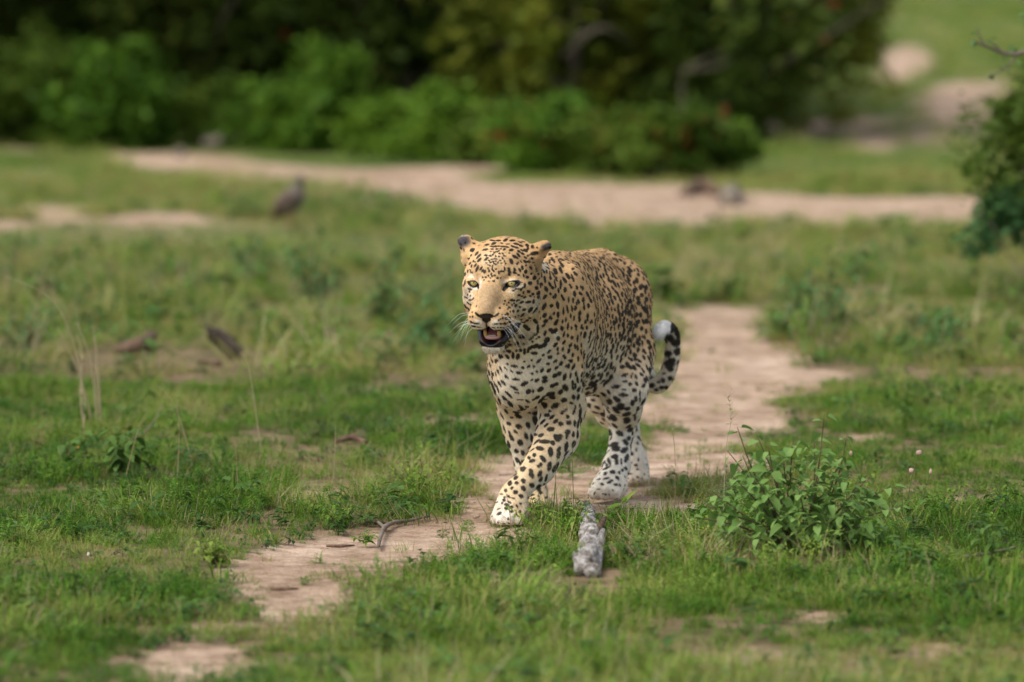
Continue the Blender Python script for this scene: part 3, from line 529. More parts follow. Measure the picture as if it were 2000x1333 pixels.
def build_coat(V, Q, N, bvh):
    T = np.concatenate([Q[:,[0,1,2]], Q[:,[0,2,3]]])
    spots, patches, bare = Stamps(), Stamps(), Stamps()
    hits = []
    for ox, oy, s, L in MARKS:
        for x, y, a, b, g in L:
            z = {(1060, 480): .92, (940, 680): .90, (1120, 690): .82, (940, 850): 1.0, (1120, 850): 1.0}.get((ox, oy), 1.1)
            pd = .62 if s > 13 and oy < 560 else .38
            h = pix_stamp(bvh, spots, ox+x/s, oy+y/s, a/s*z+pd, b/s*z+pd, g, 0)
            if h is not None: hits.append(h)
    for ox, oy, s, L in PATCHES:
        for x, y, a, b, g, c, k in L: pix_stamp(bvh, patches, ox+x/s, oy+y/s, a/s*1.15, b/s*1.15, g, (c, k), 0.05)
    for ox, oy, s, L in BARE:
        for x, y, a, b, g in L: pix_stamp(bvh, bare, ox+x/s, oy+y/s, a/s, b/s, g, 0, 0.025)
    hits = np.array(hits)
    # ---- the rest of the coat: scattered by part of the body
    P, Nn = sample_surface(V, T, N, 60000, np.ones(len(T)), 5)
    kd = KDTree(len(hits))
    for i, h in enumerate(hits): kd.insert(h, i)
    kd.balance()
    hp = to_head(P)
    inhead = (hp[:,1] > -0.15) & (P[:,1] < 12.06) & (hp[:,2] > -0.17)
    keep = np.array([kd.find(p)[2] > 0.0205 for p in P.tolist()])
    keep &= ~(inhead & (hp[:,1] > -0.06) & (Nn@np.array((0.15,-1,0.05)) > -0.1))
    tail = np.array(JOINT['tail']); dt = np.min([seg_dist(P, tail[i], tail[i+1]) for i in range(2, len(tail)-1)], 0)
    tipd = np.linalg.norm(P-tail[-1], axis=1)
    keep &= tipd > 0.05
    P, Nn, inhead, dt = P[keep], Nn[keep], inhead[keep], dt[keep]
    kind = np.zeros(len(P), int)                                   # flank
    kind[(P[:,2] < 0.30)] = 1                                      # limbs
    kind[(Nn[:,2] > 0.62) & (P[:,2] > 0.5)] = 2                    # back
    kind[inhead] = 3
    kind[(P[:,1] < 12.32) & (kind == 0)] = 4                       # neck, shoulder front
    kind[P[:,2] < 0.07] = 5                                        # feet
    kind[dt < 0.035] = 1
    # spacing, half length, half width
    spec = {0: (.0150, .0110, .0073), 1: (.0235, .0110, .0090), 2: (.0135, .0105, .0052), 3: (.0125, .0046, .0036), 4: (.0163, .0094, .0072), 5: (.0110, .0042, .0030)}
    sp = np.array([spec[k][0] for k in kind])
    M = np.eye(3)-np.outer(BF, BF)*0.42
    k2 = poisson(P, sp, M)
    rng = np.random.RandomState(8)
    for i in k2:
        k = kind[i]; n = Nn[i]; _, a, b = spec[k]
        f = -BF if k in (0, 2, 3, 4) else np.array((0, 0.1, -1.0))
        f = f-n*(f@n); f /= (np.linalg.norm(f)+1e-9); g = np.cross(n, f)
        th = rng.uniform(-.5, .5) if k in (0, 2, 4) else rng.uniform(-1.5, 1.5)
        f, g = f*math.cos(th)+g*math.sin(th), g*math.cos(th)-f*math.sin(th)
        s = rng.uniform(.72, 1.22); e = rng.uniform(.85, 1.2)
        a, b = a*s*e, b*s/e
        spots.add(P[i], f/a, g/b, n/max(1.2*a, .008), 0)
        if k in (0, 4) and rng.rand() < .45:
            off = (f*rng.uniform(-1, 1)+g*rng.choice((-1, 1)))*b*1.3
            spots.add(P[i]+off, f/(a*.7), g/(b*.7), n/max(1.2*a, .008), 0)
    # warmer hearts of the rosettes
    hearts = Stamps(); m0 = np.where((kind == 0) | (kind == 4))[0]
    k3 = m0[poisson(P[m0], np.full(len(m0), .034), M, 9)]
    for i in k3:
        n = Nn[i]; f = -BF-n*(-BF@n); f /= np.linalg.norm(f); g = np.cross(n, f)
        hearts.add(P[i], f/.013, g/.010, n/.02, 0)
    print('spots', len(spots.c), 'hearts', len(hearts.c))

    def colour(P, Nn):
        hp = to_head(P); n = len(P)
        back = sstep(-.2, .6, Nn[:,2])
        c = COL['tan'][None]*np.ones((n,1))
        mix = lambda c, k, t: c+(COL[k][None]-c)*np.asarray(t)[:,None]
        c = mix(c, 'orange', .35*sstep(.0, .9, Nn[:,2])*(P[:,2] > .35))
        c = mix(c, 'pale', .8*sstep(.46, .30, P[:,2]))
        under = sstep(.15, -.6, Nn[:,2])*sstep(.60, .40, P[:,2])
        c = mix(c, 'white', np.clip(under, 0, 1)*.9)
        inner = sstep(.25, .75, np.abs(Nn[:,0]))*sstep(.42, .30, P[:,2])*.35
        c = mix(c, 'white', inner)
        c = mix(c, 'white', sstep(.34, .24, P[:,2])*sstep(12.48, 12.56, P[:,1])*.9)
        for k in range(2, len(tail)-1):
            d = seg_dist(P, tail[k], tail[k+1]); c = mix(c, 'white', sstep(.045, .03, d)*.8)
        c = mix(c, 'snow', sstep(.055, .035, np.linalg.norm(P-tail[-1], axis=1)))
        I, J, q = hearts.query(P)
        w = np.zeros(n); np.maximum.at(w, J, sstep(1.2, .5, q)); c = mix(c, 'brown', w*.28)
        # colour patches, in order
        I, J, q = patches.query(P, 1.3)
        nz = fnoise(P, 60, 3)*.18
        for t in range(len(patches.c)):
            m = I == t
            if not m.any(): continue
            k, s = patches.tag[t]; j = J[m]
            w = np.zeros(n); np.maximum.at(w, j, s*sstep(1.2, .55, q[m]+nz[j])); c = mix(c, k, w)
        c = mix(c, 'white', sstep(-.140, -.150, hp[:,2])*(hp[:,1] > -.02)*(P[:,1] < 12.03)*.95)
        c *= (1+.14*fnoise(P, 45, 5)+.26*fnoise(P, 300, 6, 3))[:,None]
        fl = np.maximum(sstep(.15, .45, fnoise(P, 300, 15, 2)), sstep(.2, .5, fnoise(P, 620, 16, 1)))*(hp[:,1] > -.05)*(P[:,1] < 12.03); c = mix(c, 'brown', .45*fl)
        # spots
        I, J, q = spots.query(P, 1.5)
        q = q+fnoise(P, 330, 9)[J]*.17+fnoise(P, 110, 10)[J]*.10
        w = np.zeros(n); np.maximum.at(w, J, sstep(1.14, .88, q))
        dark = COL['black'][None]*(.8+.6*sstep(-.2, .5, fnoise(P, 120, 12)))[:,None]
        isl = w*(.96+.04*vnoise(P*900, 4))
        c = c+(dark-c)*isl[:,None]
        I, J, q = bare.query(P, 1.2)
        b = np.zeros(n); np.maximum.at(b, J, sstep(1.06, .94, q))
        lip = (hp[:,2] < -.104) & (hp[:,2] > -.1475) & (hp[:,1] > -.024) & (hp[:,1] < .08) & (np.abs(hp[:,0]) < .06)
        b = np.maximum(b, lip)
        # inside of the mouth
        mo = (hp[:,1] > -.03) & (np.abs(hp[:,0]) < .030) & (hp[:,2] < -.088) & (hp[:,2] > -.142) & (hp[:,1] < .052+.0*hp[:,2]) & (Nn@HM[1] > -.9)
        inside = mo & ((np.abs(hp[:,0]) < .026) & (((Nn@HM[2] < -.3) & (hp[:,2] > -.115)) | ((Nn@HM[2] > .3) & (hp[:,2] < -.105)) | (hp[:,1] < .0)))
        b = np.maximum(b, inside)
        c = c+(np.array((.010,.009,.010))[None]-c)*b[:,None]
        c = np.where(inside[:,None], np.array((.06,.018,.016))[None], c)
        return np.clip(c, .004, .9), b
    return T, colour

def flow(P, N):
    """lie of the fur"""
    J = JOINT; hp = to_head(P); D = np.zeros_like(P); W = np.zeros(len(P))
    def acc(a, b, d, r, gain=1):
        nonlocal D, W
        w = gain/(np.maximum(seg_dist(P, np.asarray(a, float), np.asarray(b, float))/r, .02)**5); D += w[:,None]*d; W += w
    nose = hl(0, .10, -.045)
    hd = P-nose; hd /= np.linalg.norm(hd, axis=1)[:,None]
    acc(hl(0, .05, -.06), hl(0, -.09, 0), hd, .09, 3)
    side = np.array((0, 0, -.35))
    trunk = -BF+side
    acc(pt(1005, 590, 12.08), pt(1062, 612, 12.35), trunk+np.array((0,0,-.3)), .12)
    acc(pt(1030, 690, 12.19), pt(1010, 750, 12.2), np.array((0, .15, -1.)), .08)
    acc(pt(1070, 620, 12.35), pt(1186, 600, 12.95), trunk, .17)
    for k in ('near_fore', 'far_fore', 'near_hind', 'far_hind'):
        L = J[k]
        for i in range(3):
            d = L[i+1]-L[i]; d = d/np.linalg.norm(d); acc(L[i], L[i+1], d[None], (.08, .05, .045)[i])
    t = J['tail']
    for i in range(len(t)-1):
        d = t[i+1]-t[i]; d = d/np.linalg.norm(d); acc(t[i], t[i+1], d[None], .022)
    D = D/W[:,None]
    D = D-N*(D*N).sum(1)[:,None]
    return D/(np.linalg.norm(D, axis=1)[:,None]+1e-6)

def build_fur(V, T, N, colour, count=420000):
    cen = V[T].mean(1); cn = N[T[:,0]]; hp = to_head(cen)
    head = (hp[:,1] > -.11) & (cen[:,1] < 12.03) & (hp[:,2] > -.18)
    w = np.where(head, 4.5, 1.0)
    w *= np.where(cn@np.array((.1, -1, .1)) < -.25, .35, 1.0)
    P, n = sample_surface(V, T, N, count, w, 11)
    c, b = colour(P+flow(P, n)*.0022, n)
    hp = to_head(P)
    k = (b < .45) & (P[:,2] > .006)
    e = [np.linalg.norm(((P-hl(s*.0490, .010, -.0005))@tilt(HM, 0, math.radians(10)*s, math.radians(-20)*s).T)/np.array((.0185, .022, .0085)), axis=1) for s in (-1, 1)]
    k &= (e[0] > 1) & (e[1] > 1)
    P, n, c, hp = P[k], n[k], c[k], hp[k]
    rng = np.random.RandomState(12); m = len(P)
    L = np.full(m, .0062)
    head = (hp[:,1] > -.12) & (P[:,1] < 12.03)
    L = np.where(head, .0038, L)
    L = np.where(head & (hp[:,1] > -.02), .0026, L)
    L = np.where(head & (hp[:,2] < -.147), .011, L)                                     # chin
    L = np.where(head & (np.abs(hp[:,0]) > .075) & (hp[:,1] < -.05) & (hp[:,2] < .05), .0095, L)     # ruff
    L = np.where(head & (hp[:,2] > .055) & (hp[:,1] < -.07), .0055, L)
    L = np.where(~head & (n[:,2] < -.35), .0080, L)
    L = np.where((P[:,1] < 12.30) & (P[:,2] > .30) & ~head & (n[:,1] < -.5), .0062, L)
    L = np.where(P[:,2] < .24, .0050, L)
    L = np.where(P[:,2] < .08, .0052, L)
    t = np.array(JOINT['tail']); dt = np.min([seg_dist(P, t[i], t[i+1]) for i in range(3, len(t)-1)], 0)
    L = np.where(dt < .035, .0085, L); L = np.where(np.linalg.norm(P-t[-1], axis=1) < .05, .014, L)
    L = L*rng.uniform(.6, 1.25, m)
    F = flow(P, n)
    jit = np.stack([fnoise(P, 70, s, 2) for s in (21, 22, 23)], 1)*.45+rng.normal(0, .16, (m, 3))
    F = F+jit; F -= n*(F*n).sum(1)[:,None]*.9; F /= np.linalg.norm(F, axis=1)[:,None]
    lift = (.20+.10*fnoise(P, 90, 31)+rng.uniform(-.1, .16, m))[:,None]
    d0 = n*(lift+.25)+F; d0 /= np.linalg.norm(d0, axis=1)[:,None]
    d1 = n*(lift-.12)+F; d1 /= np.linalg.norm(d1, axis=1)[:,None]
    p0 = P-n*.0006; p1 = p0+d0*(L*.4)[:,None]; p2 = p1+d1*(L*.6)[:,None]
    pts = np.stack([p0, p1, p2], 1).reshape(-1, 3).astype(np.float32)
    rad = np.where(head, .00022, .00032)
    R = np.stack([rad, rad*.85, rad*.15], 1).reshape(-1).astype(np.float32)
    c = c*rng.uniform(.74, 1.28, m)[:,None]
    hc = bpy.data.hair_curves.new('fur'); hc.add_curves([3]*m)
    hc.attributes['position'].data.foreach_set('vector', pts.ravel())
    ra = hc.attributes.get('radius') or hc.attributes.new('radius', 'FLOAT', 'POINT')
    ra.data.foreach_set('value', R)
    ca = hc.attributes.new('coat', 'FLOAT_COLOR', 'CURVE')
    ca.data.foreach_set('color', np.concatenate([c, np.ones((m,1))], 1).astype(np.float32).ravel())
    return hc

def coat_material(name, hair):
    m = bpy.data.materials.new(name); m.use_nodes = True; nt = m.node_tree; b = nt.nodes['Principled BSDF']
    a = nt.nodes.new('ShaderNodeAttribute'); a.attribute_name = 'coat'
    nt.links.new(a.outputs['Color'], b.inputs['Base Color'])
    if hair:
        b.inputs['Roughness'].default_value = .7; b.inputs['Specular IOR Level'].default_value = .10
    else:
        nt.links.new(a.outputs['Alpha'], b.inputs['Roughness']); b.inputs['Specular IOR Level'].default_value = .35
    return m

def mesh_np(name, V, F, smooth=True):
    me = bpy.data.meshes.new(name)
    me.vertices.add(len(V)); me.vertices.foreach_set('co', np.asarray(V, np.float32).ravel())
    k = F.shape[1]
    me.loops.add(F.size); me.loops.foreach_set('vertex_index', F.astype(np.int32).ravel())
    me.polygons.add(len(F)); me.polygons.foreach_set('loop_start', np.arange(0, F.size, k, dtype=np.int32)); me.polygons.foreach_set('loop_total', np.full(len(F), k, np.int32))
    me.update(calc_edges=True); me.validate()
    if smooth: me.shade_smooth()
    return me

def vert_normals(V, Q):
    n = np.cross(V[Q[:,2]]-V[Q[:,0]], V[Q[:,3]]-V[Q[:,1]]); N = np.zeros_like(V)
    for k in range(4):
        for c in range(3): N[:,c] += np.bincount(Q[:,k], n[:,c], minlength=len(V))
    return N/(np.linalg.norm(N, axis=1)[:,None]+1e-12)
def simple_mat(name, col, rough=.5, spec=.5, coat=0, sss=0):
    m = bpy.data.materials.new(name); m.use_nodes = True; b = m.node_tree.nodes['Principled BSDF']
    b.inputs['Base Color'].default_value = (*col, 1); b.inputs['Roughness'].default_value = rough; b.inputs['Specular IOR Level'].default_value = spec
    if coat: b.inputs['Coat Weight'].default_value = coat; b.inputs['Coat Roughness'].default_value = .05
    if sss: b.inputs['Subsurface Weight'].default_value = sss; b.inputs['Subsurface Scale'].default_value = .003
    return m

def tube_np(P, R, n=8, cap=True):
    """swept tube: points, radii (scalar or pair)"""
    P = [np.asarray(p, float) for p in P]; V = []; F = []
    up = np.array((0, 0, 1.0))
    for i, p in enumerate(P):
        d = P[min(i+1, len(P)-1)]-P[max(i-1, 0)]; d = d/(np.linalg.norm(d)+1e-9)
        a = np.cross(d, up)
        if np.linalg.norm(a) < 1e-3: a = np.cross(d, np.array((1.0, 0, 0)))
        a /= np.linalg.norm(a); b = np.cross(a, d)
        r = R[i] if hasattr(R[i], '__len__') else (R[i], R[i])
        for k in range(n):
            t = 2*math.pi*k/n; V.append(p+a*math.cos(t)*r[0]+b*math.sin(t)*r[1])
    for i in range(len(P)-1):
        for k in range(n): F.append((i*n+k, i*n+(k+1) % n, (i+1)*n+(k+1) % n, (i+1)*n+k))
    if cap: F.append(tuple(range(n))[::-1]); F.append(tuple(range((len(P)-1)*n, len(P)*n)))
    return V, F

def make_obj(name, V, F, mat, link, parent=None, smooth=True):
    me = bpy.data.meshes.new(name); me.from_pydata([tuple(v) for v in V], [], F); me.materials.append(mat)
    if smooth: me.shade_smooth()
    o = bpy.data.objects.new(name, me); link(o)
    if parent is not None: o.parent = parent
    return o

def eye_material():
    m = bpy.data.materials.new('eye'); m.use_nodes = True; nt = m.node_tree; b = nt.nodes['Principled BSDF']
    a = nt.nodes.new('ShaderNodeAttribute'); a.attribute_name = 'coat'
    nt.links.new(a.outputs['Color'], b.inputs['Base Color']); b.inputs['Roughness'].default_value = .3
    b.inputs['Coat Weight'].default_value = .35; b.inputs['Coat Roughness'].default_value = .02
    return m

def build_leopard(link):
    S = build_sculpt(); V, Q = S.mesh(); V = relax(V, Q, 1)
    V[:,2] = np.maximum(V[:,2], .001)
    N = vert_normals(V, Q)
    bvh = BVHTree.FromPolygons(V.tolist(), Q.tolist())
    if (N[::97]*(V[::97]-V.mean(0))).sum(1).mean() < 0: N = -N; Q = Q[:, ::-1]
    T, colour = build_coat(V, Q, N, bvh)
    c, b = colour(V, N)
    me = mesh_np('leopard', V, Q)
    at = me.attributes.new('coat', 'FLOAT_COLOR', 'POINT')
    at.data.foreach_set('color', np.concatenate([c, (.75-.45*b)[:,None]], 1).astype(np.float32).ravel())
    me.materials.append(coat_material('leopard_skin', False))
    leo = bpy.data.objects.new('leopard', me); link(leo)
    leo['label'] = 'large male leopard with spotted golden coat walking towards the viewer, mouth half open'; leo['category'] = 'leopard'
    hc = build_fur(V, T, N, colour)
    hc.materials.append(coat_material('leopard_fur', True))
    fur = bpy.data.objects.new('fur', hc); link(fur); fur.parent = leo; fur['kind'] = 'stuff'
    # eyes
    em = eye_material(); look = np.array((-.06, -1, -.02)); look /= np.linalg.norm(look)
    for s in (-1, 1):
        cen = hl(s*.0490, -.0045, 0.0); VV = []; FF = []; R = .0150
        a = np.cross(look, (0,0,1)); a /= np.linalg.norm(a); u = np.cross(a, look)
        rings = np.linspace(0, math.pi*.62, 26); n = 32; cc = []
        for t in rings:
            for k in range(n):
                p = 2*math.pi*k/n
                VV.append(cen+R*(look*math.cos(t)+(a*math.cos(p)+u*math.sin(p))*math.sin(t)))
                d = math.sin(t)*R
                if d < .0023: col = (.004,.004,.004)
                elif d < .0080:
                    q = (d-.0019)/.0066; g = 1+.18*math.sin(p*17+d*3000)
                    col = ((.47-.16*q)*g, (.41-.15*q)*g, (.14-.06*q)*g)
                elif d < .0095: col = (.03,.03,.02)
                else: col = (.03,.022,.018)
                cc.append((*col, 1))
        for i in range(len(rings)-1):
            for k in range(n): FF.append((i*n+k, i*n+(k+1) % n, (i+1)*n+(k+1) % n, (i+1)*n+k))
        o = make_obj('eye', VV, FF, em, link, leo)
        at = o.data.attributes.new('coat', 'FLOAT_COLOR', 'POINT'); at.data.foreach_set('color', np.array(cc, np.float32).ravel())
    # tongue, gum, teeth, whiskers
    tg = simple_mat('tongue', (.42,.15,.16), .3, .5, .4, .3)
    sp, rr = smooth_path([hl(0,-.030,-.112), hl(0,-.005,-.116), hl(0,.014,-.124), hl(0,.023,-.129)], [(.014,.006), (.017,.006), (.016,.005), (.008,.003)][0:1]*0 or [.015,.016,.015,.008], 4)
    VV, FF = tube_np(sp, [(r, r*.35) for r in rr], 12); make_obj('tongue', VV, FF, tg, link, leo)
    gm = simple_mat('gum', (.55,.30,.27), .35, .5, .4)
    sp, rr = smooth_path([hl(-.021,.010,-.130), hl(-.014,.026,-.132), hl(0,.031,-.132), hl(.014,.026,-.132), hl(.021,.010,-.130)], [.0045,.005,.0048,.005,.0045], 4)
    VV, FF = tube_np(sp, rr, 8); make_obj('gum', VV, FF, gm, link, leo)
    tm = simple_mat('tooth', (.62,.40,.15), .3, .5, .3, .1); wm = simple_mat('incisor', (.66,.58,.45), .35)
    for s in (-1, 1):
        sp, rr = smooth_path([hl(s*.0165,.022,-.132), hl(s*.0175,.026,-.121), hl(s*.0180,.026,-.111), hl(s*.0178,.023,-.1035)], [.0052,.0048,.0036,.0012], 4)
        VV, FF = tube_np(sp, rr, 10); make_obj('canine_tooth', VV, FF, tm, link, leo)
    for i in range(6):
        x = -.0085+.0034*i
        VV, FF = tube_np([hl(x,.030,-.131), hl(x,.031,-.1265), hl(x,.031,-.1245)], [.0016,.0015,.0009], 6); make_obj('incisor_tooth', VV, FF, wm, link, leo)
    wk = simple_mat('whisker', (.85,.83,.78), .35)
    rng = random.Random(5)
    for s in (-1, 1):
        for row in range(4):
            for k in range(4 if row else 2):
                a = hl(s*(.028+.005*k), .066-.010*k, -.066-.0085*row+.002*k)
                L = rng.uniform(.035, .075)
                dirv = HM[0]*s*rng.uniform(.8, 1.1)+HM[1]*rng.uniform(-.35, .25)+HM[2]*rng.uniform(-.6, -.05)*(1+row*.5)
                dirv /= np.linalg.norm(dirv); b = a+dirv*L*.55; c3 = a+dirv*L+np.array((0, .01, -L*rng.uniform(.15, .45)))
                sp, rr = smooth_path([a, b, c3], [.00038,.00028,.00012], 5)
                VV, FF = tube_np(sp, rr, 4); make_obj('whisker', VV, FF, wk, link, leo)
    return leo
# ------------------------------------------------------------------ terrain
def n2(x, y, f, seed=0, oct=2):
    x = np.atleast_1d(np.asarray(x, float)); y = np.atleast_1d(np.asarray(y, float))
    return fnoise(np.stack([x, y, np.zeros_like(x)+.37], -1).reshape(-1, 3), f, seed, oct).reshape(x.shape)
def ground_z(x, y):
    x = np.atleast_1d(np.asarray(x, float)); y = np.atleast_1d(np.asarray(y, float))
    r = np.maximum(0, y-32); z = .020*r*r/(r+4)
    calm = sstep(.9, 1.5, np.sqrt(((x-.16)/.9)**2+((y-12.5)/1.1)**2))
    z = z+calm*(.016*n2(x, y, .9, 41)+.010*n2(x, y, 3.1, 42))+.0025*n2(x, y, 11, 43)-.0015
    return z
def gz(x, y): return float(ground_z(x, y)[0])
def to_px(P):
    d = np.asarray(P)-CAM; f = d@FWD
    return CX+FPX*d[...,0]/f, CY-FPX*(d@UPV)/f
def on_ground(px, py):
    """the point of the terrain seen there"""
    a, b = 5.0, 400.0
    f = lambda Y: pt(px, py, Y)[2]-gz(pt(px, py, Y)[0], Y)
    Y = 6.0
    while Y < 390 and f(Y) > 0: Y *= 1.02
    a, b = Y/1.02, Y
    for _ in range(30):
        m = (a+b)/2
        if f(m) > 0: a = m
        else: b = m
    p = pt(px, py, b); p[2] = gz(p[0], p[1]); return p

SAND = [  # bare patches of the clearing: x, y, half width, half depth, strength
(370,1295,110,34,.95),(250,1235,70,16,.5),(590,1175,100,32,.95),(540,1110,110,30,.9),(740,1078,170,32,1),(880,1045,130,28,1),(480,1150,60,16,.6),(620,965,60,18,.75),(400,1215,80,16,.5),
(1000,930,90,45,.95),(940,1010,60,30,.9),(750,882,100,14,.5),(900,822,70,14,.6),(700,765,80,14,.42),(650,705,50,12,.4),(1100,960,170,45,.95),(1340,905,130,50,1),(1400,810,175,45,1),
(1430,745,165,40,1),(1410,778,150,30,1),(1360,860,125,34,1),(1430,706,125,32,1),(1180,940,110,26,.9),(1240,950,110,30,.95),(1420,675,120,42,.95),(1400,625,90,22,.75),(1270,990,130,26,.85),(1150,992,70,20,.9),(1300,1098,60,12,.6),(1600,1205,80,12,.6),(1890,975,70,11,.45),(1700,852,60,9,.45),
(1560,1100,160,22,.45),(1000,1130,90,16,.35),(680,1240,140,14,.4),(1480,1280,120,16,.35),(1840,1260,90,20,.45),(90,1190,60,14,.3),(1330,560,120,14,.4),
(110,415,80,16,.95),(310,427,150,11,.85),(0,440,60,10,.6),
(1620,252,140,18,.95),(1700,275,60,16,.85),(1860,215,75,50,.75),(1765,125,50,30,.95),(1930,175,80,26,.6),(1830,262,80,18,.65)]
ROAD = [(-700,268,3),(-100,285,3),(180,300,3),(270,314,13),(420,322,18),(600,342,24),(800,362,34),(950,378,40),(1100,396,42),(1300,402,42),(1500,408,36),(1700,414,28),(1850,415,24),(2100,420,20),(2800,430,18)]
def sand_amount(P):
    x, y = to_px(P); w = np.zeros(len(P)); n = n2(P[:,0], P[:,1], 2.2, 51, 3)*.75+n2(P[:,0], P[:,1], 9, 52, 3)*.6
    for cx, cy, a, b, s in SAND:
        q = np.sqrt(((x-cx)/(a*1.1))**2+((y-cy)/(b*1.15))**2); w = np.maximum(w, s*sstep(1.50, .25, q+n*.80))
    rx = [r[0] for r in ROAD]; cy = np.interp(x, rx, [r[1] for r in ROAD]); th = np.interp(x, rx, [r[2] for r in ROAD])
    far = P[:,1] > 22; fade = .45+.55*sstep(190, 290, x)
    nf = n2(P[:,0], P[:,1], .9, 55, 3)
    w = np.where(far, np.maximum(w, fade*sstep(1.35, .55, np.abs(y-cy)/(th*1.0)+nf*.9)), w)
    return w

def build_ground():
    Ys = [-4.0, 0, 3, 5, 6.5, 7.5]; y = 8.2
    while y < 40: Ys.append(y); y += .022 if y < 14 else (.022+(y-14)*.006)
    while y < 700: Ys.append(y); y *= 1.03
    Ys = np.array(Ys); U = np.linspace(-1, 1, 420); U = np.sign(U)*(np.abs(U)*.55+np.abs(U)**4*.45)
    hw = np.where(Ys < 40, 3.0+Ys*.32, 15.8+(Ys-40)*1.2); hw = np.maximum(hw, 5)
    X = hw[:,None]*U[None]; Y = Ys[:,None]+0*X
    Z = ground_z(X.ravel(), Y.ravel())
    V = np.stack([X.ravel(), Y.ravel(), Z], 1)
    s = sand_amount(V); V[:,2] -= .010*s*(V[:,1] < 22)
    nr, nc = X.shape; i = np.arange((nr-1)*nc).reshape(nr-1, nc)[:, :-1].ravel()
    F = np.stack([i, i+1, i+nc+1, i+nc], 1)
    me = mesh_np('ground', V, F)
    at = me.attributes.new('sand', 'FLOAT', 'POINT'); at.data.foreach_set('value', s.astype(np.float32))
    m = bpy.data.materials.new('ground'); m.use_nodes = True; nt = m.node_tree; N = nt.nodes; L = nt.links; b = N['Principled BSDF']
    b.inputs['Roughness'].default_value = .95; b.inputs['Specular IOR Level'].default_value = .1
    geo = N.new('ShaderNodeNewGeometry'); a = N.new('ShaderNodeAttribute'); a.attribute_name = 'sand'
    def noise(sc_, det=4, rough=.6):
        n = N.new('ShaderNodeTexNoise'); n.inputs['Scale'].default_value = sc_; n.inputs['Detail'].default_value = det; n.inputs['Roughness'].default_value = rough
        L.new(geo.outputs['Position'], n.inputs['Vector']); return n.outputs['Fac']
    def ramp(f, c):
        r = N.new('ShaderNodeValToRGB'); L.new(f, r.inputs[0]); e = r.color_ramp.elements
        while len(e) < len(c): e.new(.5)
        for k, (p, col) in enumerate(c): e[k].position = p; e[k].color = (*col, 1)
        return r.outputs[0]
    def mix(f, A, B, mode='MIX'):
        x = N.new('ShaderNodeMix'); x.data_type = 'RGBA'; x.blend_type = mode
        if isinstance(f, float): x.inputs[0].default_value = f
        else: L.new(f, x.inputs[0])
        L.new(A, x.inputs[6]); L.new(B, x.inputs[7]); return x.outputs[2]
    sandc = ramp(noise(1.6, 6), [(.3, (.40,.285,.20)), (.5, (.56,.415,.305)), (.7, (.66,.51,.39))])
    grit = ramp(noise(140, 3, .7), [(.38, (.45,.40,.36)), (.58, (1,1,1))])
    sandc = mix(.55, sandc, grit, 'MULTIPLY')
    dirt = ramp(noise(9, 6, .7), [(.40, (.42,.36,.30)), (.60, (1,1,1))])
    sandc = mix(.75, sandc, dirt, 'MULTIPLY')
    soil = ramp(noise(6, 6), [(.3, (.060,.060,.025)), (.5, (.15,.11,.060)), (.7, (.28,.19,.125))])
    field = ramp(noise(.5, 5), [(.35, (.055,.090,.018)), (.55, (.095,.135,.028)), (.72, (.20,.17,.09))])
    sep = N.new('ShaderNodeSeparateXYZ'); L.new(geo.outputs['Position'], sep.inputs[0])
    mr = N.new('ShaderNodeMapRange'); L.new(sep.outputs[1], mr.inputs[0]); mr.inputs[1].default_value = 16; mr.inputs[2].default_value = 30
    soil = mix(mr.outputs[0], soil, field)
    # ragged edge between sand and soil
    ad = N.new('ShaderNodeMath'); ad.operation = 'MULTIPLY_ADD'; L.new(noise(30, 5, .7), ad.inputs[0]); ad.inputs[1].default_value = .7; ad.inputs[2].default_value = -.35
    s2 = N.new('ShaderNodeMath'); s2.operation = 'ADD'; L.new(a.outputs['Fac'], s2.inputs[0]); L.new(ad.outputs[0], s2.inputs[1])
    m2 = N.new('ShaderNodeMapRange'); L.new(s2.outputs[0], m2.inputs[0]); m2.inputs[1].default_value = .12; m2.inputs[2].default_value = .62
    L.new(mix(m2.outputs[0], soil, sandc), b.inputs['Base Color'])
    bp = N.new('ShaderNodeBump'); bp.inputs['Strength'].default_value = .6; bp.inputs['Distance'].default_value = .012
    L.new(noise(45, 6, .75), bp.inputs['Height']); L.new(bp.outputs[0], b.inputs['Normal'])
    me.materials.append(m)
    o = link(bpy.data.objects.new('ground', me)); o['kind'] = 'structure'
    return o

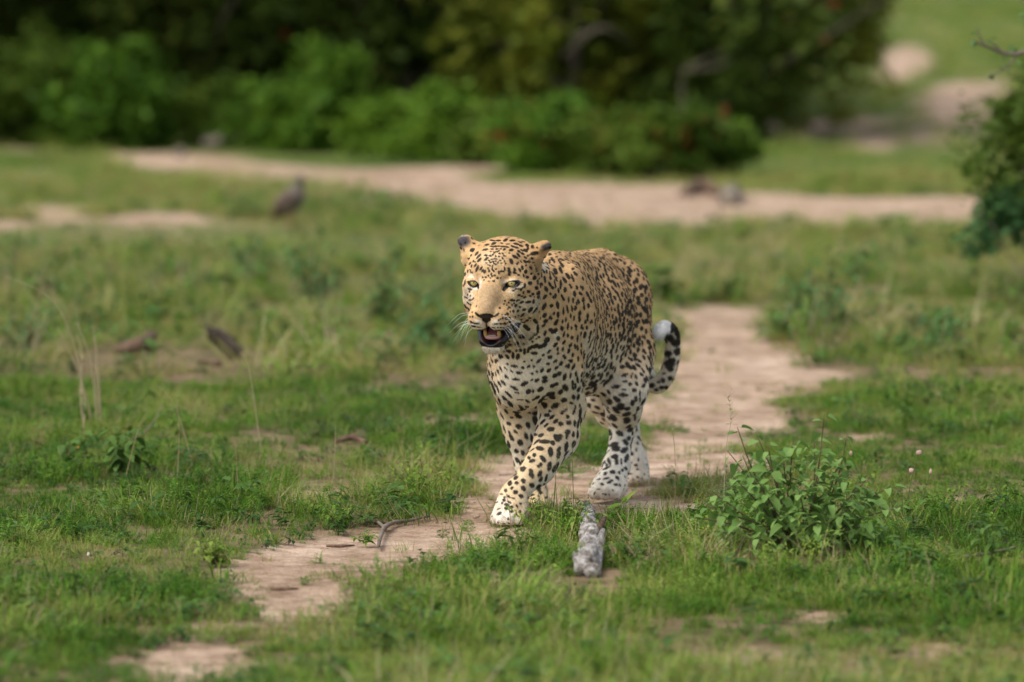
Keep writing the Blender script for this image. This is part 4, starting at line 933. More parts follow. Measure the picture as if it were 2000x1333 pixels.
# ------------------------------------------------------------------ plant materials
def leaf_mat(name, cols=None, tone=None, var=.35, trans=.30, rough=.5, noise_scale=1.2):
    """cols: dark, mid, light; varies by instance and by place"""
    m = bpy.data.materials.new(name); m.use_nodes = True; nt = m.node_tree; N = nt.nodes; L = nt.links; b = N['Principled BSDF']
    oi = N.new('ShaderNodeObjectInfo'); geo = N.new('ShaderNodeNewGeometry')
    ns = N.new('ShaderNodeTexNoise'); ns.inputs['Scale'].default_value = noise_scale; ns.inputs['Detail'].default_value = 3; L.new(geo.outputs['Position'], ns.inputs['Vector'])
    f = N.new('ShaderNodeMath'); f.operation = 'MULTIPLY_ADD'; L.new(oi.outputs['Random'], f.inputs[0]); f.inputs[1].default_value = var; L.new(ns.outputs['Fac'], f.inputs[2])
    g = N.new('ShaderNodeMath'); g.operation = 'MULTIPLY_ADD'; L.new(geo.outputs['Random Per Island'], g.inputs[0]); g.inputs[1].default_value = .30; L.new(f.outputs[0], g.inputs[2])
    src = g
    if tone:
        at = N.new('ShaderNodeAttribute'); at.attribute_type = 'INSTANCER'; at.attribute_name = 'tone'
        h = N.new('ShaderNodeMath'); h.operation = 'ADD'; L.new(g.outputs[0], h.inputs[0]); L.new(at.outputs['Fac'], h.inputs[1]); src = h
    r = N.new('ShaderNodeValToRGB'); L.new(src.outputs[0], r.inputs[0]); e = r.color_ramp.elements
    while len(e) < len(cols): e.new(.5)
    lo, hi = .35, 1.05
    for k, c in enumerate(cols): e[k].position = min(1, lo+(hi-lo)*k/(len(cols)-1)); e[k].color = (*c, 1)
    L.new(r.outputs[0], b.inputs['Base Color']); b.inputs['Roughness'].default_value = rough+.1; b.inputs['Specular IOR Level'].default_value = .16
    tr = N.new('ShaderNodeBsdfTranslucent'); L.new(r.outputs[0], tr.inputs['Color'])
    mx = N.new('ShaderNodeMixShader'); mx.inputs[0].default_value = trans
    L.new(b.outputs[0], mx.inputs[1]); L.new(tr.outputs[0], mx.inputs[2]); L.new(mx.outputs[0], N['Material Output'].inputs['Surface'])
    return m

def wood_mat(name, cols, scale=30, stretch=(1,1,1), rough=.85, bump=.5):
    m = bpy.data.materials.new(name); m.use_nodes = True; nt = m.node_tree; N = nt.nodes; L = nt.links; b = N['Principled BSDF']
    tc = N.new('ShaderNodeTexCoord'); mp = N.new('ShaderNodeMapping'); mp.inputs['Scale'].default_value = stretch; L.new(tc.outputs['Object'], mp.inputs[0])
    n = N.new('ShaderNodeTexNoise'); n.inputs['Scale'].default_value = scale; n.inputs['Detail'].default_value = 6; n.inputs['Roughness'].default_value = .7; L.new(mp.outputs[0], n.inputs['Vector'])
    r = N.new('ShaderNodeValToRGB'); L.new(n.outputs['Fac'], r.inputs[0]); e = r.color_ramp.elements
    while len(e) < len(cols): e.new(.5)
    for k, c in enumerate(cols): e[k].position = .3+.4*k/(len(cols)-1); e[k].color = (*c, 1)
    L.new(r.outputs[0], b.inputs['Base Color']); b.inputs['Roughness'].default_value = rough; b.inputs['Specular IOR Level'].default_value = .2
    bp = N.new('ShaderNodeBump'); bp.inputs['Strength'].default_value = bump; bp.inputs['Distance'].default_value = .006; L.new(n.outputs['Fac'], bp.inputs['Height']); L.new(bp.outputs[0], b.inputs['Normal'])
    return m

G_DARK, G_MID, G_LIGHT = (.030,.065,.012), (.085,.150,.026), (.185,.245,.050)
MAT = {}
def mats():
    MAT['grass'] = leaf_mat('grass_blade', [(.030,.074,.007), (.068,.156,.010), (.145,.242,.022), (.31,.30,.09)], tone=True)
    MAT['forb'] = leaf_mat('forb_leaf', [(.020,.068,.006), (.050,.145,.009), (.105,.225,.018), (.21,.29,.05)], tone=True)
    MAT['broad'] = leaf_mat('broad_leaf', [(.025,.068,.012), (.055,.125,.022), (.110,.200,.040)], tone=True, rough=.45)
    MAT['dry'] = leaf_mat('dry_grass_blade', [(.20,.15,.075), (.33,.26,.14), (.46,.39,.24)], tone=True, trans=.2)
    MAT['litter'] = leaf_mat('dead_leaf', [(.07,.035,.02), (.16,.085,.05), (.28,.18,.11)], trans=.1, rough=.8)
    MAT['stone'] = wood_mat('pebble', [(.16,.11,.08), (.34,.24,.17), (.46,.35,.26)], 60)
    MAT['bush'] = leaf_mat('bush_leaf', [(.024,.068,.005), (.070,.155,.012), (.165,.280,.026)], noise_scale=5)
    MAT['bush2'] = leaf_mat('olive_leaf', [(.022,.050,.004), (.052,.100,.009), (.105,.165,.018)], noise_scale=2.2)
    MAT['tree'] = leaf_mat('tree_leaf', [(.022,.046,.006), (.055,.095,.012), (.115,.155,.022)], noise_scale=1.6)
    MAT['tree2'] = leaf_mat('yellowing_leaf', [(.055,.085,.010), (.105,.145,.016), (.22,.23,.024)], noise_scale=1.6)
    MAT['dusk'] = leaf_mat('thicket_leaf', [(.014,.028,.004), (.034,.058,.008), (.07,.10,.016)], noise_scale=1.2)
    MAT['shrub'] = leaf_mat('shrub_leaf', var=.6, cols=[(.055,.125,.026), (.110,.215,.045), (.180,.300,.075)], noise_scale=9, rough=.42, trans=.28)
    MAT['blue'] = leaf_mat('bluish_leaf', [(.025,.075,.025), (.050,.125,.040), (.10,.20,.06)], noise_scale=5)
    MAT['yleaf'] = leaf_mat('fresh_leaf', [(.075,.150,.018), (.130,.220,.028), (.220,.300,.045)], noise_scale=9)
    MAT['red'] = leaf_mat('red_leaf', [(.22,.03,.015), (.36,.06,.025)], noise_scale=3)
    MAT['stem'] = wood_mat('stem', [(.07,.05,.03), (.15,.10,.065)], 40)
    MAT['gstem'] = wood_mat('green_stem', [(.07,.10,.03), (.14,.17,.06)], 40)
    MAT['bark'] = wood_mat('bark', [(.06,.05,.04), (.16,.13,.10), (.26,.22,.18)], 8)
    MAT['grey'] = wood_mat('bleached_wood', [(.035,.028,.022), (.15,.13,.11), (.36,.34,.32), (.56,.54,.52)], 60, (1,.22,1), bump=1)
    MAT['dark'] = wood_mat('dark_wood', [(.012,.009,.007), (.045,.034,.026), (.12,.095,.075)], 40, (1,1,.4), bump=1)
    MAT['brown'] = wood_mat('brown_wood', [(.035,.022,.015), (.12,.075,.05), (.22,.15,.10)], 40, (1,1,.4), bump=1)

# ------------------------------------------------------------------ tufts and scatter
class Acc:
    def __init__(s): s.V = []; s.F = []; s.n = 0
    def add(s, V, F):
        s.V.append(np.asarray(V, float)); s.F += [tuple(i+s.n for i in f) for f in F]; s.n += len(V)
    def mesh(s, name, mat, smooth=True):
        me = bpy.data.meshes.new(name); me.from_pydata(np.concatenate(s.V).tolist(), [], s.F); me.materials.append(mat)
        if smooth: me.shade_smooth()
        return me
def blade(A, p, az, L, w, lean, bend, seg=3, tw=0):
    d = np.array((math.cos(az), math.sin(az), 0)); s = np.array((-math.sin(az+tw), math.cos(az+tw), 0)); V = []; q = np.array(p, float); t = lean
    for i in range(seg+1):
        ww = w*(1-(i/seg)**1.6)*(.75+.25*min(1, i*2/seg)) if i < seg else 0
        if i < seg: V += [q-s*ww/2, q+s*ww/2]
        else: V += [q]
        q = q+(d*math.sin(t)+np.array((0,0,1.0))*math.cos(t))*L/seg; t += bend/seg
    F = [(2*i, 2*i+1, 2*i+3, 2*i+2) for i in range(seg-1)]+[(2*seg-2, 2*seg-1, 2*seg)]
    A.add(V, F)
def leaf(A, p, d, up, L, w, fold=.25, droop=.3, heart=0):
    """pointed oval leaf, folded on its midrib"""
    d = np.asarray(d, float); d /= np.linalg.norm(d); up = np.asarray(up, float); s = np.cross(d, up); s /= np.linalg.norm(s)+1e-9; u = np.cross(s, d)
    prof = [(0, .0), (.12, .62+.3*heart), (.38, 1), (.68, .72), (1, 0)]; V = [p]; mid = []
    for t, k in prof[1:-1]:
        c = np.asarray(p)+d*L*t-u*droop*L*t*t; h = u*fold*w*k*.5
        V += [c-s*w*k*.5+h, c, c+s*w*k*.5+h]
    V.append(np.asarray(p)+d*L-u*droop*L)
    F = [(0,2,1), (0,3,2), (1,2,5,4), (2,3,6,5), (4,5,8,7), (5,6,9,8), (7,8,10), (8,9,10)]
    A.add(V, F)
def proto(name, me, col):
    o = bpy.data.objects.new(name, me); col.objects.link(o)
def rdir(rng, el): a = rng.uniform(0, 2*math.pi); return np.array((math.cos(a)*math.cos(el), math.sin(a)*math.cos(el), math.sin(el)))
def tuft_grass(rng, n=40, R=.055, h=(.022,.072), w=(.0018,.0042), mat='grass'):
    A = Acc()
    for _ in range(n):
        r = R*math.sqrt(rng.random()); a = rng.uniform(0, 6.28)
        blade(A, (r*math.cos(a), r*math.sin(a), -.004), a+rng.uniform(-1.2, 1.2), rng.uniform(*h), rng.uniform(*w), rng.uniform(.05, 1.15), rng.uniform(.1, 1.2), 3)
    return A.mesh('grass_tuft', MAT[mat])
def tuft_forb(rng, n=9, R=.05, L=(.03,.07), lw=.0075):
    A = Acc()
    for _ in range(n):
        p = np.array((rng.uniform(-R, R)*.6, rng.uniform(-R, R)*.6, 0)); d = rdir(rng, rng.uniform(.3, 1.4)); l = rng.uniform(*L)
        for k in range(7):
            t = (k+1)/7; q = p+d*l*t-np.array((0,0,.25*l*t*t))
            for s in (-1, 1):
                side = np.cross(d, (0,0,1)); side /= np.linalg.norm(side)+1e-6
                leaf2(A, q, side*s+d*.5, lw*rng.uniform(.8, 1.5), rng)
        blade(A, p, math.atan2(d[1], d[0]), l, .0012, math.pi/2-math.asin(d[2]), .3, 2)
    return A.mesh('forb_tuft', MAT['forb'])
def leaf2(A, p, d, L, rng):
    d = np.asarray(d, float); d /= np.linalg.norm(d); n = np.array((rng.uniform(-.5,.5), rng.uniform(-.5,.5), 1)); s = np.cross(d, n); s /= np.linalg.norm(s)
    w = L*.42; A.add([p, p+d*L*.5-s*w*.6, p+d*L+np.array((0,0,-.1*L)), p+d*L*.5+s*w*.6], [(0,1,2,3)])
def tuft_broad(rng, n=14, R=.03, L=(.014,.032)):
    A = Acc()
    for _ in range(n):
        a = rng.uniform(0, 6.28); r = rng.uniform(.2, 1)*R; z = rng.uniform(.008, .045); p = np.array((r*math.cos(a), r*math.sin(a), z)); l = rng.uniform(*L)
        leaf(A, p, rdir(rng, rng.uniform(-.3, .5)), (0,0,1), l, l*.55, .3, .3)
        blade(A, (0,0,0), a, math.hypot(r, z), .0012, math.atan2(r, z), 0, 2)
    return A.mesh('broadleaf_tuft', MAT['broad'])
def tuft_litter(rng, n=10, R=.05):
    A = Acc()
    for _ in range(n):
        p = np.array((rng.uniform(-R, R), rng.uniform(-R, R), rng.uniform(.001, .006))); d = rdir(rng, rng.uniform(-.15, .35)); l = rng.uniform(.006, .020)
        if rng.random() < .5: leaf(A, p, d, (0,0,1), l, l*.45, .5, .2)
        else: blade(A, p, rng.uniform(0, 6.28), l*3, .0016, 1.45, .15, 2)
    return A.mesh('litter', MAT['litter'])
def stone_mesh(rng, name='pebble', mat='stone', r=.006, sub=1, rough=.25, flat=.6):
    import bmesh
    bm = bmesh.new(); bmesh.ops.create_icosphere(bm, subdivisions=sub+1, radius=r)
    sx, sy = rng.uniform(.7, 1.4), rng.uniform(.7, 1.2)
    for v in bm.verts:
        k = 1+rough*float(vnoise(np.array([[v.co.x/r*1.3+rng.seedv, v.co.y/r*1.3, v.co.z/r*1.3]]), 7)[0]); v.co = Vector((v.co.x*k*sx, v.co.y*k*sy, v.co.z*k*flat))
    me = bpy.data.meshes.new(name); bm.to_mesh(me); me.materials.append(MAT[mat]); me.shade_smooth(); return me
class R2(random.Random): seedv = 0

def scatter(name, P, col, nproto, scale, tone, seed, label, cat, tilt_=.15, rows=None):
    rng = np.random.RandomState(seed); n = len(P)
    me = bpy.data.meshes.new(name); me.vertices.add(n); me.vertices.foreach_set('co', P.astype(np.float32).ravel())
    rot = np.stack([rng.normal(0, tilt_, n), rng.normal(0, tilt_, n), rng.uniform(0, 6.283, n)], 1).astype(np.float32)
    a = me.attributes.new('rot', 'FLOAT_VECTOR', 'POINT'); a.data.foreach_set('vector', rot.ravel())
    a = me.attributes.new('scl', 'FLOAT', 'POINT'); a.data.foreach_set('value', scale.astype(np.float32))
    a = me.attributes.new('tone', 'FLOAT', 'POINT'); a.data.foreach_set('value', tone.astype(np.float32))
    a = me.attributes.new('idx', 'INT', 'POINT'); a.data.foreach_set('value', rng.randint(0, nproto, n).astype(np.int32))
    o = link(bpy.data.objects.new(name, me)); o['kind'] = 'stuff'; o['label'] = label; o['category'] = cat
    ng = bpy.data.node_groups.new('scatter_'+name, 'GeometryNodeTree'); N = ng.nodes; L = ng.links
    ng.interface.new_socket('Geometry', in_out='INPUT', socket_type='NodeSocketGeometry'); ng.interface.new_socket('Geometry', in_out='OUTPUT', socket_type='NodeSocketGeometry')
    gi = N.new('NodeGroupInput'); go = N.new('NodeGroupOutput')
    ci = N.new('GeometryNodeCollectionInfo'); ci.inputs['Collection'].default_value = col; ci.inputs['Separate Children'].default_value = True; ci.inputs['Reset Children'].default_value = True
    ip = N.new('GeometryNodeInstanceOnPoints'); ip.inputs['Pick Instance'].default_value = True
    def attr(nm, t):
        x = N.new('GeometryNodeInputNamedAttribute'); x.data_type = t; x.inputs['Name'].default_value = nm; return x.outputs['Attribute']
    e = N.new('FunctionNodeEulerToRotation'); L.new(attr('rot', 'FLOAT_VECTOR'), e.inputs[0])
    L.new(gi.outputs[0], ip.inputs['Points']); L.new(ci.outputs[0], ip.inputs['Instance']); L.new(attr('idx', 'INT'), ip.inputs['Instance Index'])
    L.new(e.outputs[0], ip.inputs['Rotation']); L.new(attr('scl', 'FLOAT'), ip.inputs['Scale']); L.new(ip.outputs[0], go.inputs[0])
    md = o.modifiers.new('scatter', 'NODES'); md.node_group = ng
    return o

def fan_points(rng, y0, y1, n, side=.8, k=.118):
    """even over the ground in view, and some way past both edges"""
    y = rng.uniform(0, 1, n*3); w0, w1 = k*y0+side, k*y1+side
    y = y0+(y1-y0)*y; keep = rng.uniform(0, 1, n*3) < (k*y+side)/w1; y = y[keep][:n]
    x = rng.uniform(-1, 1, len(y))*(k*y+side)
    return np.stack([x, y], 1)

def leopard_feet():
    return [on_ground(990, 1010)[:2], on_ground(1044, 955)[:2], on_ground(1185, 965)[:2], on_ground(1240, 935)[:2]]

CLEAR = [(110,450,.75), (230,452,.7), (330,450,.75), (420,448,.5), (436,700,.26), (440,740,.22), (262,700,.26), (1152,1040,.075), (1158,1080,.10), (1158,1125,.11), (1158,1165,.09), (780,1040,.10), (740,1062,.05), (640,1070,.04), (555,1155,.05), (412,714,.06), (690,868,.07), (360,966,.035), (1570,1075,.12), (568,447,.10), (250,925,.07), (1920,1102,.06)]
def build_vegetation():
    rg = R2(3); rng = np.random.RandomState(4)
    cg, cf, cb, cd, cl, cs, ct = [bpy.data.collections.new('proto_'+k) for k in ('grass', 'forb', 'broad', 'dry', 'litter', 'stone', 'tall')]
    for i in range(7): proto('grass_tuft', tuft_grass(rg, 40+4*i), cg)
    for i in range(3): proto('grass_tuft', tuft_grass(rg, 26, .06, (.05,.13), (.0025,.005)), cg)
    for i in range(6): proto('forb_tuft', tuft_forb(rg, 8+i), cf)
    for i in range(6): proto('broad_tuft', tuft_broad(rg, 10+2*i), cb)
    for i in range(5): proto('dry_tuft', tuft_grass(rg, 20, .05, (.03,.10), (.0010,.0022), 'dry'), cd)
    for i in range(5): proto('litter', tuft_litter(rg), cl)
    for i in range(5): rg.seedv = i*3.1; proto('pebble', stone_mesh(rg), cs)
    feet = leopard_feet()
    clr = [(on_ground(x, y), a) for x, y, a in CLEAR]
    def make(name, y0, y1, n, dens, col, k, sc, tone0, seed, label, cat, side=1.25, lift=0, clear=.05):
        r = np.random.RandomState(seed); XY = fan_points(r, y0, y1, n, side); z = ground_z(XY[:,0], XY[:,1]); P = np.column_stack([XY, z])
        s = sand_amount(P); keep = r.uniform(0, 1, len(P)) < dens(s, P)
        for f in feet: keep &= np.hypot((P[:,0]-f[0])/1.1, P[:,1]-f[1]) > clear
        low = np.ones(len(P))
        for c, a in clr:
            inz = np.hypot(P[:,0]-c[0], (P[:,1]-c[1]+a*.6)/1.9) < a
            keep &= ~(inz & (r.uniform(0, 1, len(P)) < .35)); low[inz] = .38
        P, s, low = P[keep], s[keep], low[keep]; P[:,2] -= .010*s*(P[:,1] < 22)
        big = n2(P[:,0], P[:,1], .55, 61, 2); sm = n2(P[:,0], P[:,1], 2.6, 62, 2)
        scl = low*sc(P, s, r)*(1+.30*sm)*(.55+.85*sstep(-.35, .45, n2(P[:,0], P[:,1], 1.35, 67, 2)))*(1-.45*sstep(.3, .8, s))
        tone = tone0+.22*big+.22*sm+.16*sstep(.30, .6, n2(P[:,0], P[:,1], 1.1, 68, 2))+.10*s-.10*sstep(620, 150, to_px(P)[0])*(P[:,1] < 26)+.12*sstep(16, 22, P[:,1])*sstep(33, 26, P[:,1])
        return P, np.clip(scl, .25, 9), tone
    def go(name, parts, col, k, label, cat, seed, tl=.15):
        P, s, t = [np.concatenate(x) for x in zip(*parts)]
        return scatter(name, P, col, k, s, t, seed, label, cat, tl)
    U = lambda a, b: (lambda P, s, r: r.uniform(a, b, len(P)))
    den = lambda lo, e0=.62, e1=.30: (lambda s, P: lo+(1-lo)*sstep(e0, e1, s+.10*n2(P[:,0], P[:,1], 7, 71)))
    near_lo = .035
    thin = lambda lo, m, sd=73: (lambda s, P: (lo+(1-lo)*sstep(.70, .12, s))*np.minimum(1, (m*.85+(1-m*.85)*sstep(-.15, .30, n2(P[:,0], P[:,1], 2.3, sd, 3)))+.45*sstep(520, 250, to_px(P)[0])+.30*sstep(1450, 1800, to_px(P)[0])+.25*sstep(1120, 1200, to_px(P)[1])))
    verge = lambda P: 1-1.0*((P[:,1] > 33) & (P[:,1] < 46) & (to_px(P)[0] < 1480) & (to_px(P)[0] > 240+60*n2(P[:,0], P[:,1], 1, 5)))
    # bright grass behind the animal, dull green to the left and in front
    parts = [make('g', 7.7, 16.5, 26000, thin(.12, .42), cg, 10, U(.34, .92), .0, 1, '', ''),
             make('g', 16.5, 34, 14000, den(.03), cg, 10, lambda P, s, r: r.uniform(.55, 1.15, len(P))*(1+.02*(P[:,1]-16)), .20, 2, '', '', 2.2),
             make('g', 34, 90, 9000, lambda s, P: den(.0)(s, P)*verge(P), cg, 10, lambda P, s, r: r.uniform(1.2, 2.6, len(P)), .04, 3, '', '', 3)]
    go('grass', parts, cg, 10, 'short green grass growing over the whole clearing', 'grass', 5)
    parts = [make('f', 7.7, 16.5, 15000, thin(.05, .30, 83), cf, 6, U(.6, 1.25), -.05, 11, '', ''),
             make('f', 16.5, 33, 3000, den(.01), cf, 6, U(1.2, 2.2), -.05, 12, '', '', 2.2)]
    go('ground_cover', parts, cf, 6, 'low fine leaved herbs creeping between the grass', 'ground cover', 6)
    parts = [make('b', 7.7, 16.5, 4600, thin(.03, .12, 93), cb, 6, U(.6, 1.3), -.08, 21, '', ''),
             make('b', 16.5, 30, 1500, den(.01), cb, 6, U(1.2, 2.4), -.08, 22, '', '', 2.2)]
    go('broad_leaved_weeds', parts, cb, 6, 'small broad leaved weeds scattered through the grass', 'weeds', 7)
    parts = [make('d', 8.6, 16.5, 6500, lambda s, P: (.25+.75*sstep(.75, .35, np.abs(s-.4)))*(.35+.65*sstep(-.1, .4, n2(P[:,0], P[:,1], 1.6, 99, 2))), cd, 5, U(.4, 1.1), -.1, 31, '', ''),
             make('d', 16.5, 32, 1500, den(.05), cd, 5, U(1.2, 2.4), -.1, 32, '', '', 2.2)]
    go('dry_grass', parts, cd, 5, 'straw coloured dead grass among the green tufts', 'dry grass', 8, .35)
    parts = [make('l', 8.8, 15, 9000, lambda s, P: sstep(.1, .5, s)*(.15+.85*sstep(.9, .5, s)), cl, 5, U(.5, 1.2), 0, 41, '', '', clear=.0)]
    go('leaf_litter', parts, cl, 5, 'brown dead leaf and stalk litter lying on the bare sand', 'leaf litter', 9, .1)
    parts = [make('s', 8.8, 16, 6000, lambda s, P: .05+.95*sstep(.3, .7, s), cs, 5, U(.15, .95), 0, 51, '', '', clear=.0)]
    go('gravel', parts, cs, 5, 'small clods and pebbles on the bare sand of the path', 'gravel', 10, .4)

# ------------------------------------------------------------------ things
def empty(name, p, label, cat, group=None):
    o = link(bpy.data.objects.new(name, None)); o.location = p; o['label'] = label; o['category'] = cat
    o.empty_display_size = .1
    if group: o['group'] = group
    return o
def child(name, me, parent, loc=None, rot=None, scl=None, kind=None):
    o = link(bpy.data.objects.new(name, me)); o.parent = parent
    if loc is not None: o.location = loc
    if rot is not None: o.rotation_euler = rot
    if scl is not None: o.scale = (scl,)*3 if not hasattr(scl, '__len__') else scl
    if kind: o['kind'] = kind
    return o
def crown_mesh(rng, cx, cy, cz, rx, ry, rz, n, L, mat, clumps=14, lo=.0, el=(-.3, 1.3), lobe=(.20, .46)):
    """leaves spread through lobes around the crown"""
    C = []
    for _ in range(clumps):
        d = rdir(rng, rng.uniform(*el)); k = rng.uniform(.35, .85)
        k *= 1.15; C.append((np.array((cx+d[0]*rx*k, cy+d[1]*ry*k, cz+d[2]*rz*k)), rng.uniform(*lobe)))
    V = []; F = []; m = 0
    r = np.random.RandomState(rng.randrange(99999))
    ci = r.randint(0, clumps, n); u = r.normal(0, 1, (n, 3)); u /= np.linalg.norm(u, axis=1)[:,None]; rr = r.uniform(.35, 1, n)**.5*1.08
    cen = np.array([c[0] for c in C])[ci]; sz = np.array([c[1] for c in C])[ci]
    P = cen+u*(rr*sz)[:,None]*np.array((rx, ry, rz))
    stray = r.uniform(0, 1, n) < .06; P[stray] += u[stray]*.18*np.array((rx, ry, rz))
    P = P[P[:,2] > lo]; n = len(P)
    d = r.normal(0, 1, (n, 3)); d[:,2] = d[:,2]*.5-.25; d /= np.linalg.norm(d, axis=1)[:,None]
    nn = r.normal(0, .6, (n, 3))+np.array((0, -.1, 1)); s = np.cross(d, nn); s /= np.linalg.norm(s, axis=1)[:,None]
    l = L*r.uniform(.6, 1.3, n)[:,None]; w = l*.30
    Q = np.stack([P, P+d*l*.5-s*w, P+d*l, P+d*l*.5+s*w], 1).reshape(-1, 3)
    me = mesh_np('crown', Q, np.arange(4*n).reshape(n, 4), False)
    me.materials.append(mat); return me
def trunk_mesh(rng, H, R, lean=(0,0), limbs=4, mat='bark', spread=.5):
    A = Acc()
    def limb(p, d, L, r0, r1, n=5):
        pts = [np.asarray(p, float)]; dd = np.asarray(d, float)
        for _ in range(n):
            dd = dd+np.array((rng.uniform(-.22,.22), rng.uniform(-.22,.22), rng.uniform(-.05,.15))); dd /= np.linalg.norm(dd); pts.append(pts[-1]+dd*L/n)
        A.add(*tube_np(pts, [r0+(r1-r0)*i/n for i in range(n+1)], 7)); return pts
    t = limb((0,0,-.05), (lean[0], lean[1], 1), H, R, R*.35)
    for i in range(limbs):
        a = rng.uniform(0, 6.28); k = 1+i % 4; limb(t[k], (math.cos(a)*spread*2, math.sin(a)*spread*2, .8), H*rng.uniform(.5, .9), R*.5, R*.1)
    return A.mesh('trunk', MAT[mat])
def bush(px, py, wpx, top, label, mat, n, L, depth=1.0, group=None, name='bush', seed=0, red=0):
    rng = R2(seed); p = on_ground(px, py); s = FPX/p[1]
    h = (py-top)/s; w = wpx/s/2; p[1] += w*.8; p[0] *= 1+w*.8/p[1]; p[2] = gz(p[0], p[1])
    t = empty(name, p, label, 'bush', group)
    c = child('crown', crown_mesh(rng, 0, 0, h*.42, w*1.02, w*.9*depth, h*.66, int(n*1.6), L, MAT[mat], 44, el=(-.9, 1.3), lobe=(.12, .30)), t)
    child('trunk', trunk_mesh(rng, h*.7, .018, (rng.uniform(-.2,.2), 0), 6), t)
    if red: child('red_leaves', crown_mesh(rng, 0, -w*.2, h*.45, w, w*.9, h*.5, red, L*.8, MAT['red'], 9), t)['kind'] = 'stuff'
    return t
def tree(px, py, R, H, z0, label, mat, n, L, name='tree', seed=0, red=0, trunk=.10, group='dark trees behind the bushes', lean=(0,0)):
    rng = R2(seed); p = on_ground(px, py) if py > 180 else None
    t = empty(name, p, label, 'tree', group)
    child('crown', crown_mesh(rng, lean[0]*H*.5, 0, (H+z0)/2, R, R, (H-z0)/2, n, L, MAT[mat], 22, z0*.5), t)
    child('trunk', trunk_mesh(rng, H*.6, trunk, lean, 9, spread=.7), t)
    if red: child('red_leaves', crown_mesh(rng, 0, -R*.2, (H+z0)/2, R, R, (H-z0)/2, red, L, MAT['red'], 9), t)['kind'] = 'stuff'
    return t

def stem_plant(name, p, label, cat, rng, stems, leaf_me, nl, lscale, stemmat='gstem', group=None, sub=1, droop=0, mesh_leaves=None, wob=.14):
    """stems: list of (dx, dy, height, radius); leaves set alternately as parts"""
    t = empty(name, p, label, cat, group)
    for dx, dy, h, r in stems:
        pts = [np.zeros(3)]; n = 7
        for i in range(1, n+1):
            f = i/n; pts.append(np.array((dx*f**.9, dy*f**.9, h*f))+np.array((rng.uniform(-1,1), rng.uniform(-1,1), 0))*h*wob*.25*math.sin(f*3))
        A = Acc(); A.add(*tube_np(pts, [r*(1-.75*i/n) for i in range(n+1)], 6)); child('stem', A.mesh('stem', MAT[stemmat]), t)
        k = 0
        for j in range(nl):
            f = .18+.82*(j+rng.random()*.6)/nl; i = min(int(f*n), n-1); q = pts[i]+(pts[i+1]-pts[i])*(f*n-i)
            a = k*2.4+rng.uniform(-.5,.5); k += 1; s = lscale*rng.uniform(.6, 1.15)*(1-.35*f)
            rad = r*.8
            child('leaf', rng.choice(leaf_me), t, tuple(q+np.array((math.cos(a), math.sin(a), 0))*rad), (rng.uniform(-.3,.3), rng.uniform(-.1,.55)+droop, a), s)
    return t

def leaf_meshes(mat, L=1.0, w=.55, heart=0, n=4, petiole=.2, seed=1):
    """unit leaf pointing along +x with its own stalk"""
    out = []; rng = R2(seed)
    for i in range(n):
        A = Acc(); d = rng.uniform(.15, .6)
        A.add(*tube_np([(0,0,0), (petiole*.5,0,.03), (petiole,0,.02)], [.012,.010,.010], 4))
        leaf(A, np.array((petiole, 0, .02)), (1, 0, .15), (0,0,1), L, w, rng.uniform(.1, .6), d, heart)
        me = A.mesh('leaf', MAT[mat]); out.append(me)
    return out

def gnarled(name, pts, rad, mat, label, cat, seed=0, n=12, amp=.25, parts=(), group=None, freq=40, dens=5, grain=1):
    """a knobbly piece of wood along a world-space path; base at its first point"""
    P, R = smooth_path(pts, rad, dens); o0 = np.asarray(pts[0], float)
    V, F = tube_np([p-o0 for p in P], R, n); V = np.array(V)
    nz = fnoise((V+o0)*np.array((1, grain, 1)), freq, seed, 4); r = np.repeat(np.array(R), n); C = np.repeat(np.array([p-o0 for p in P]), n, 0)
    V = C+(V-C)*(1+amp*nz)[:,None]*1.0
    me = bpy.data.meshes.new(name); me.from_pydata(V.tolist(), [], F); me.materials.append(MAT[mat]); me.shade_smooth()
    o = link(bpy.data.objects.new(name, me)); o.location = o0; o['label'] = label; o['category'] = cat
    if group: o['group'] = group
    for nm, pp, rr, mt in parts:
        P, R = smooth_path(pp, rr, 4); V, F = tube_np([p-o0 for p in P], R, 8); V = np.array(V); C = np.repeat(np.array([p-o0 for p in P]), 8, 0)
        V = C+(V-C)*(1+amp*fnoise(V+o0, freq, seed+3, 3))[:,None]
        make_obj(nm, V, F, MAT[mt], link, o)
    return o
def g(px, py, dz=0):
    p = on_ground(px, py); return np.array((p[0], p[1], p[2]+dz))

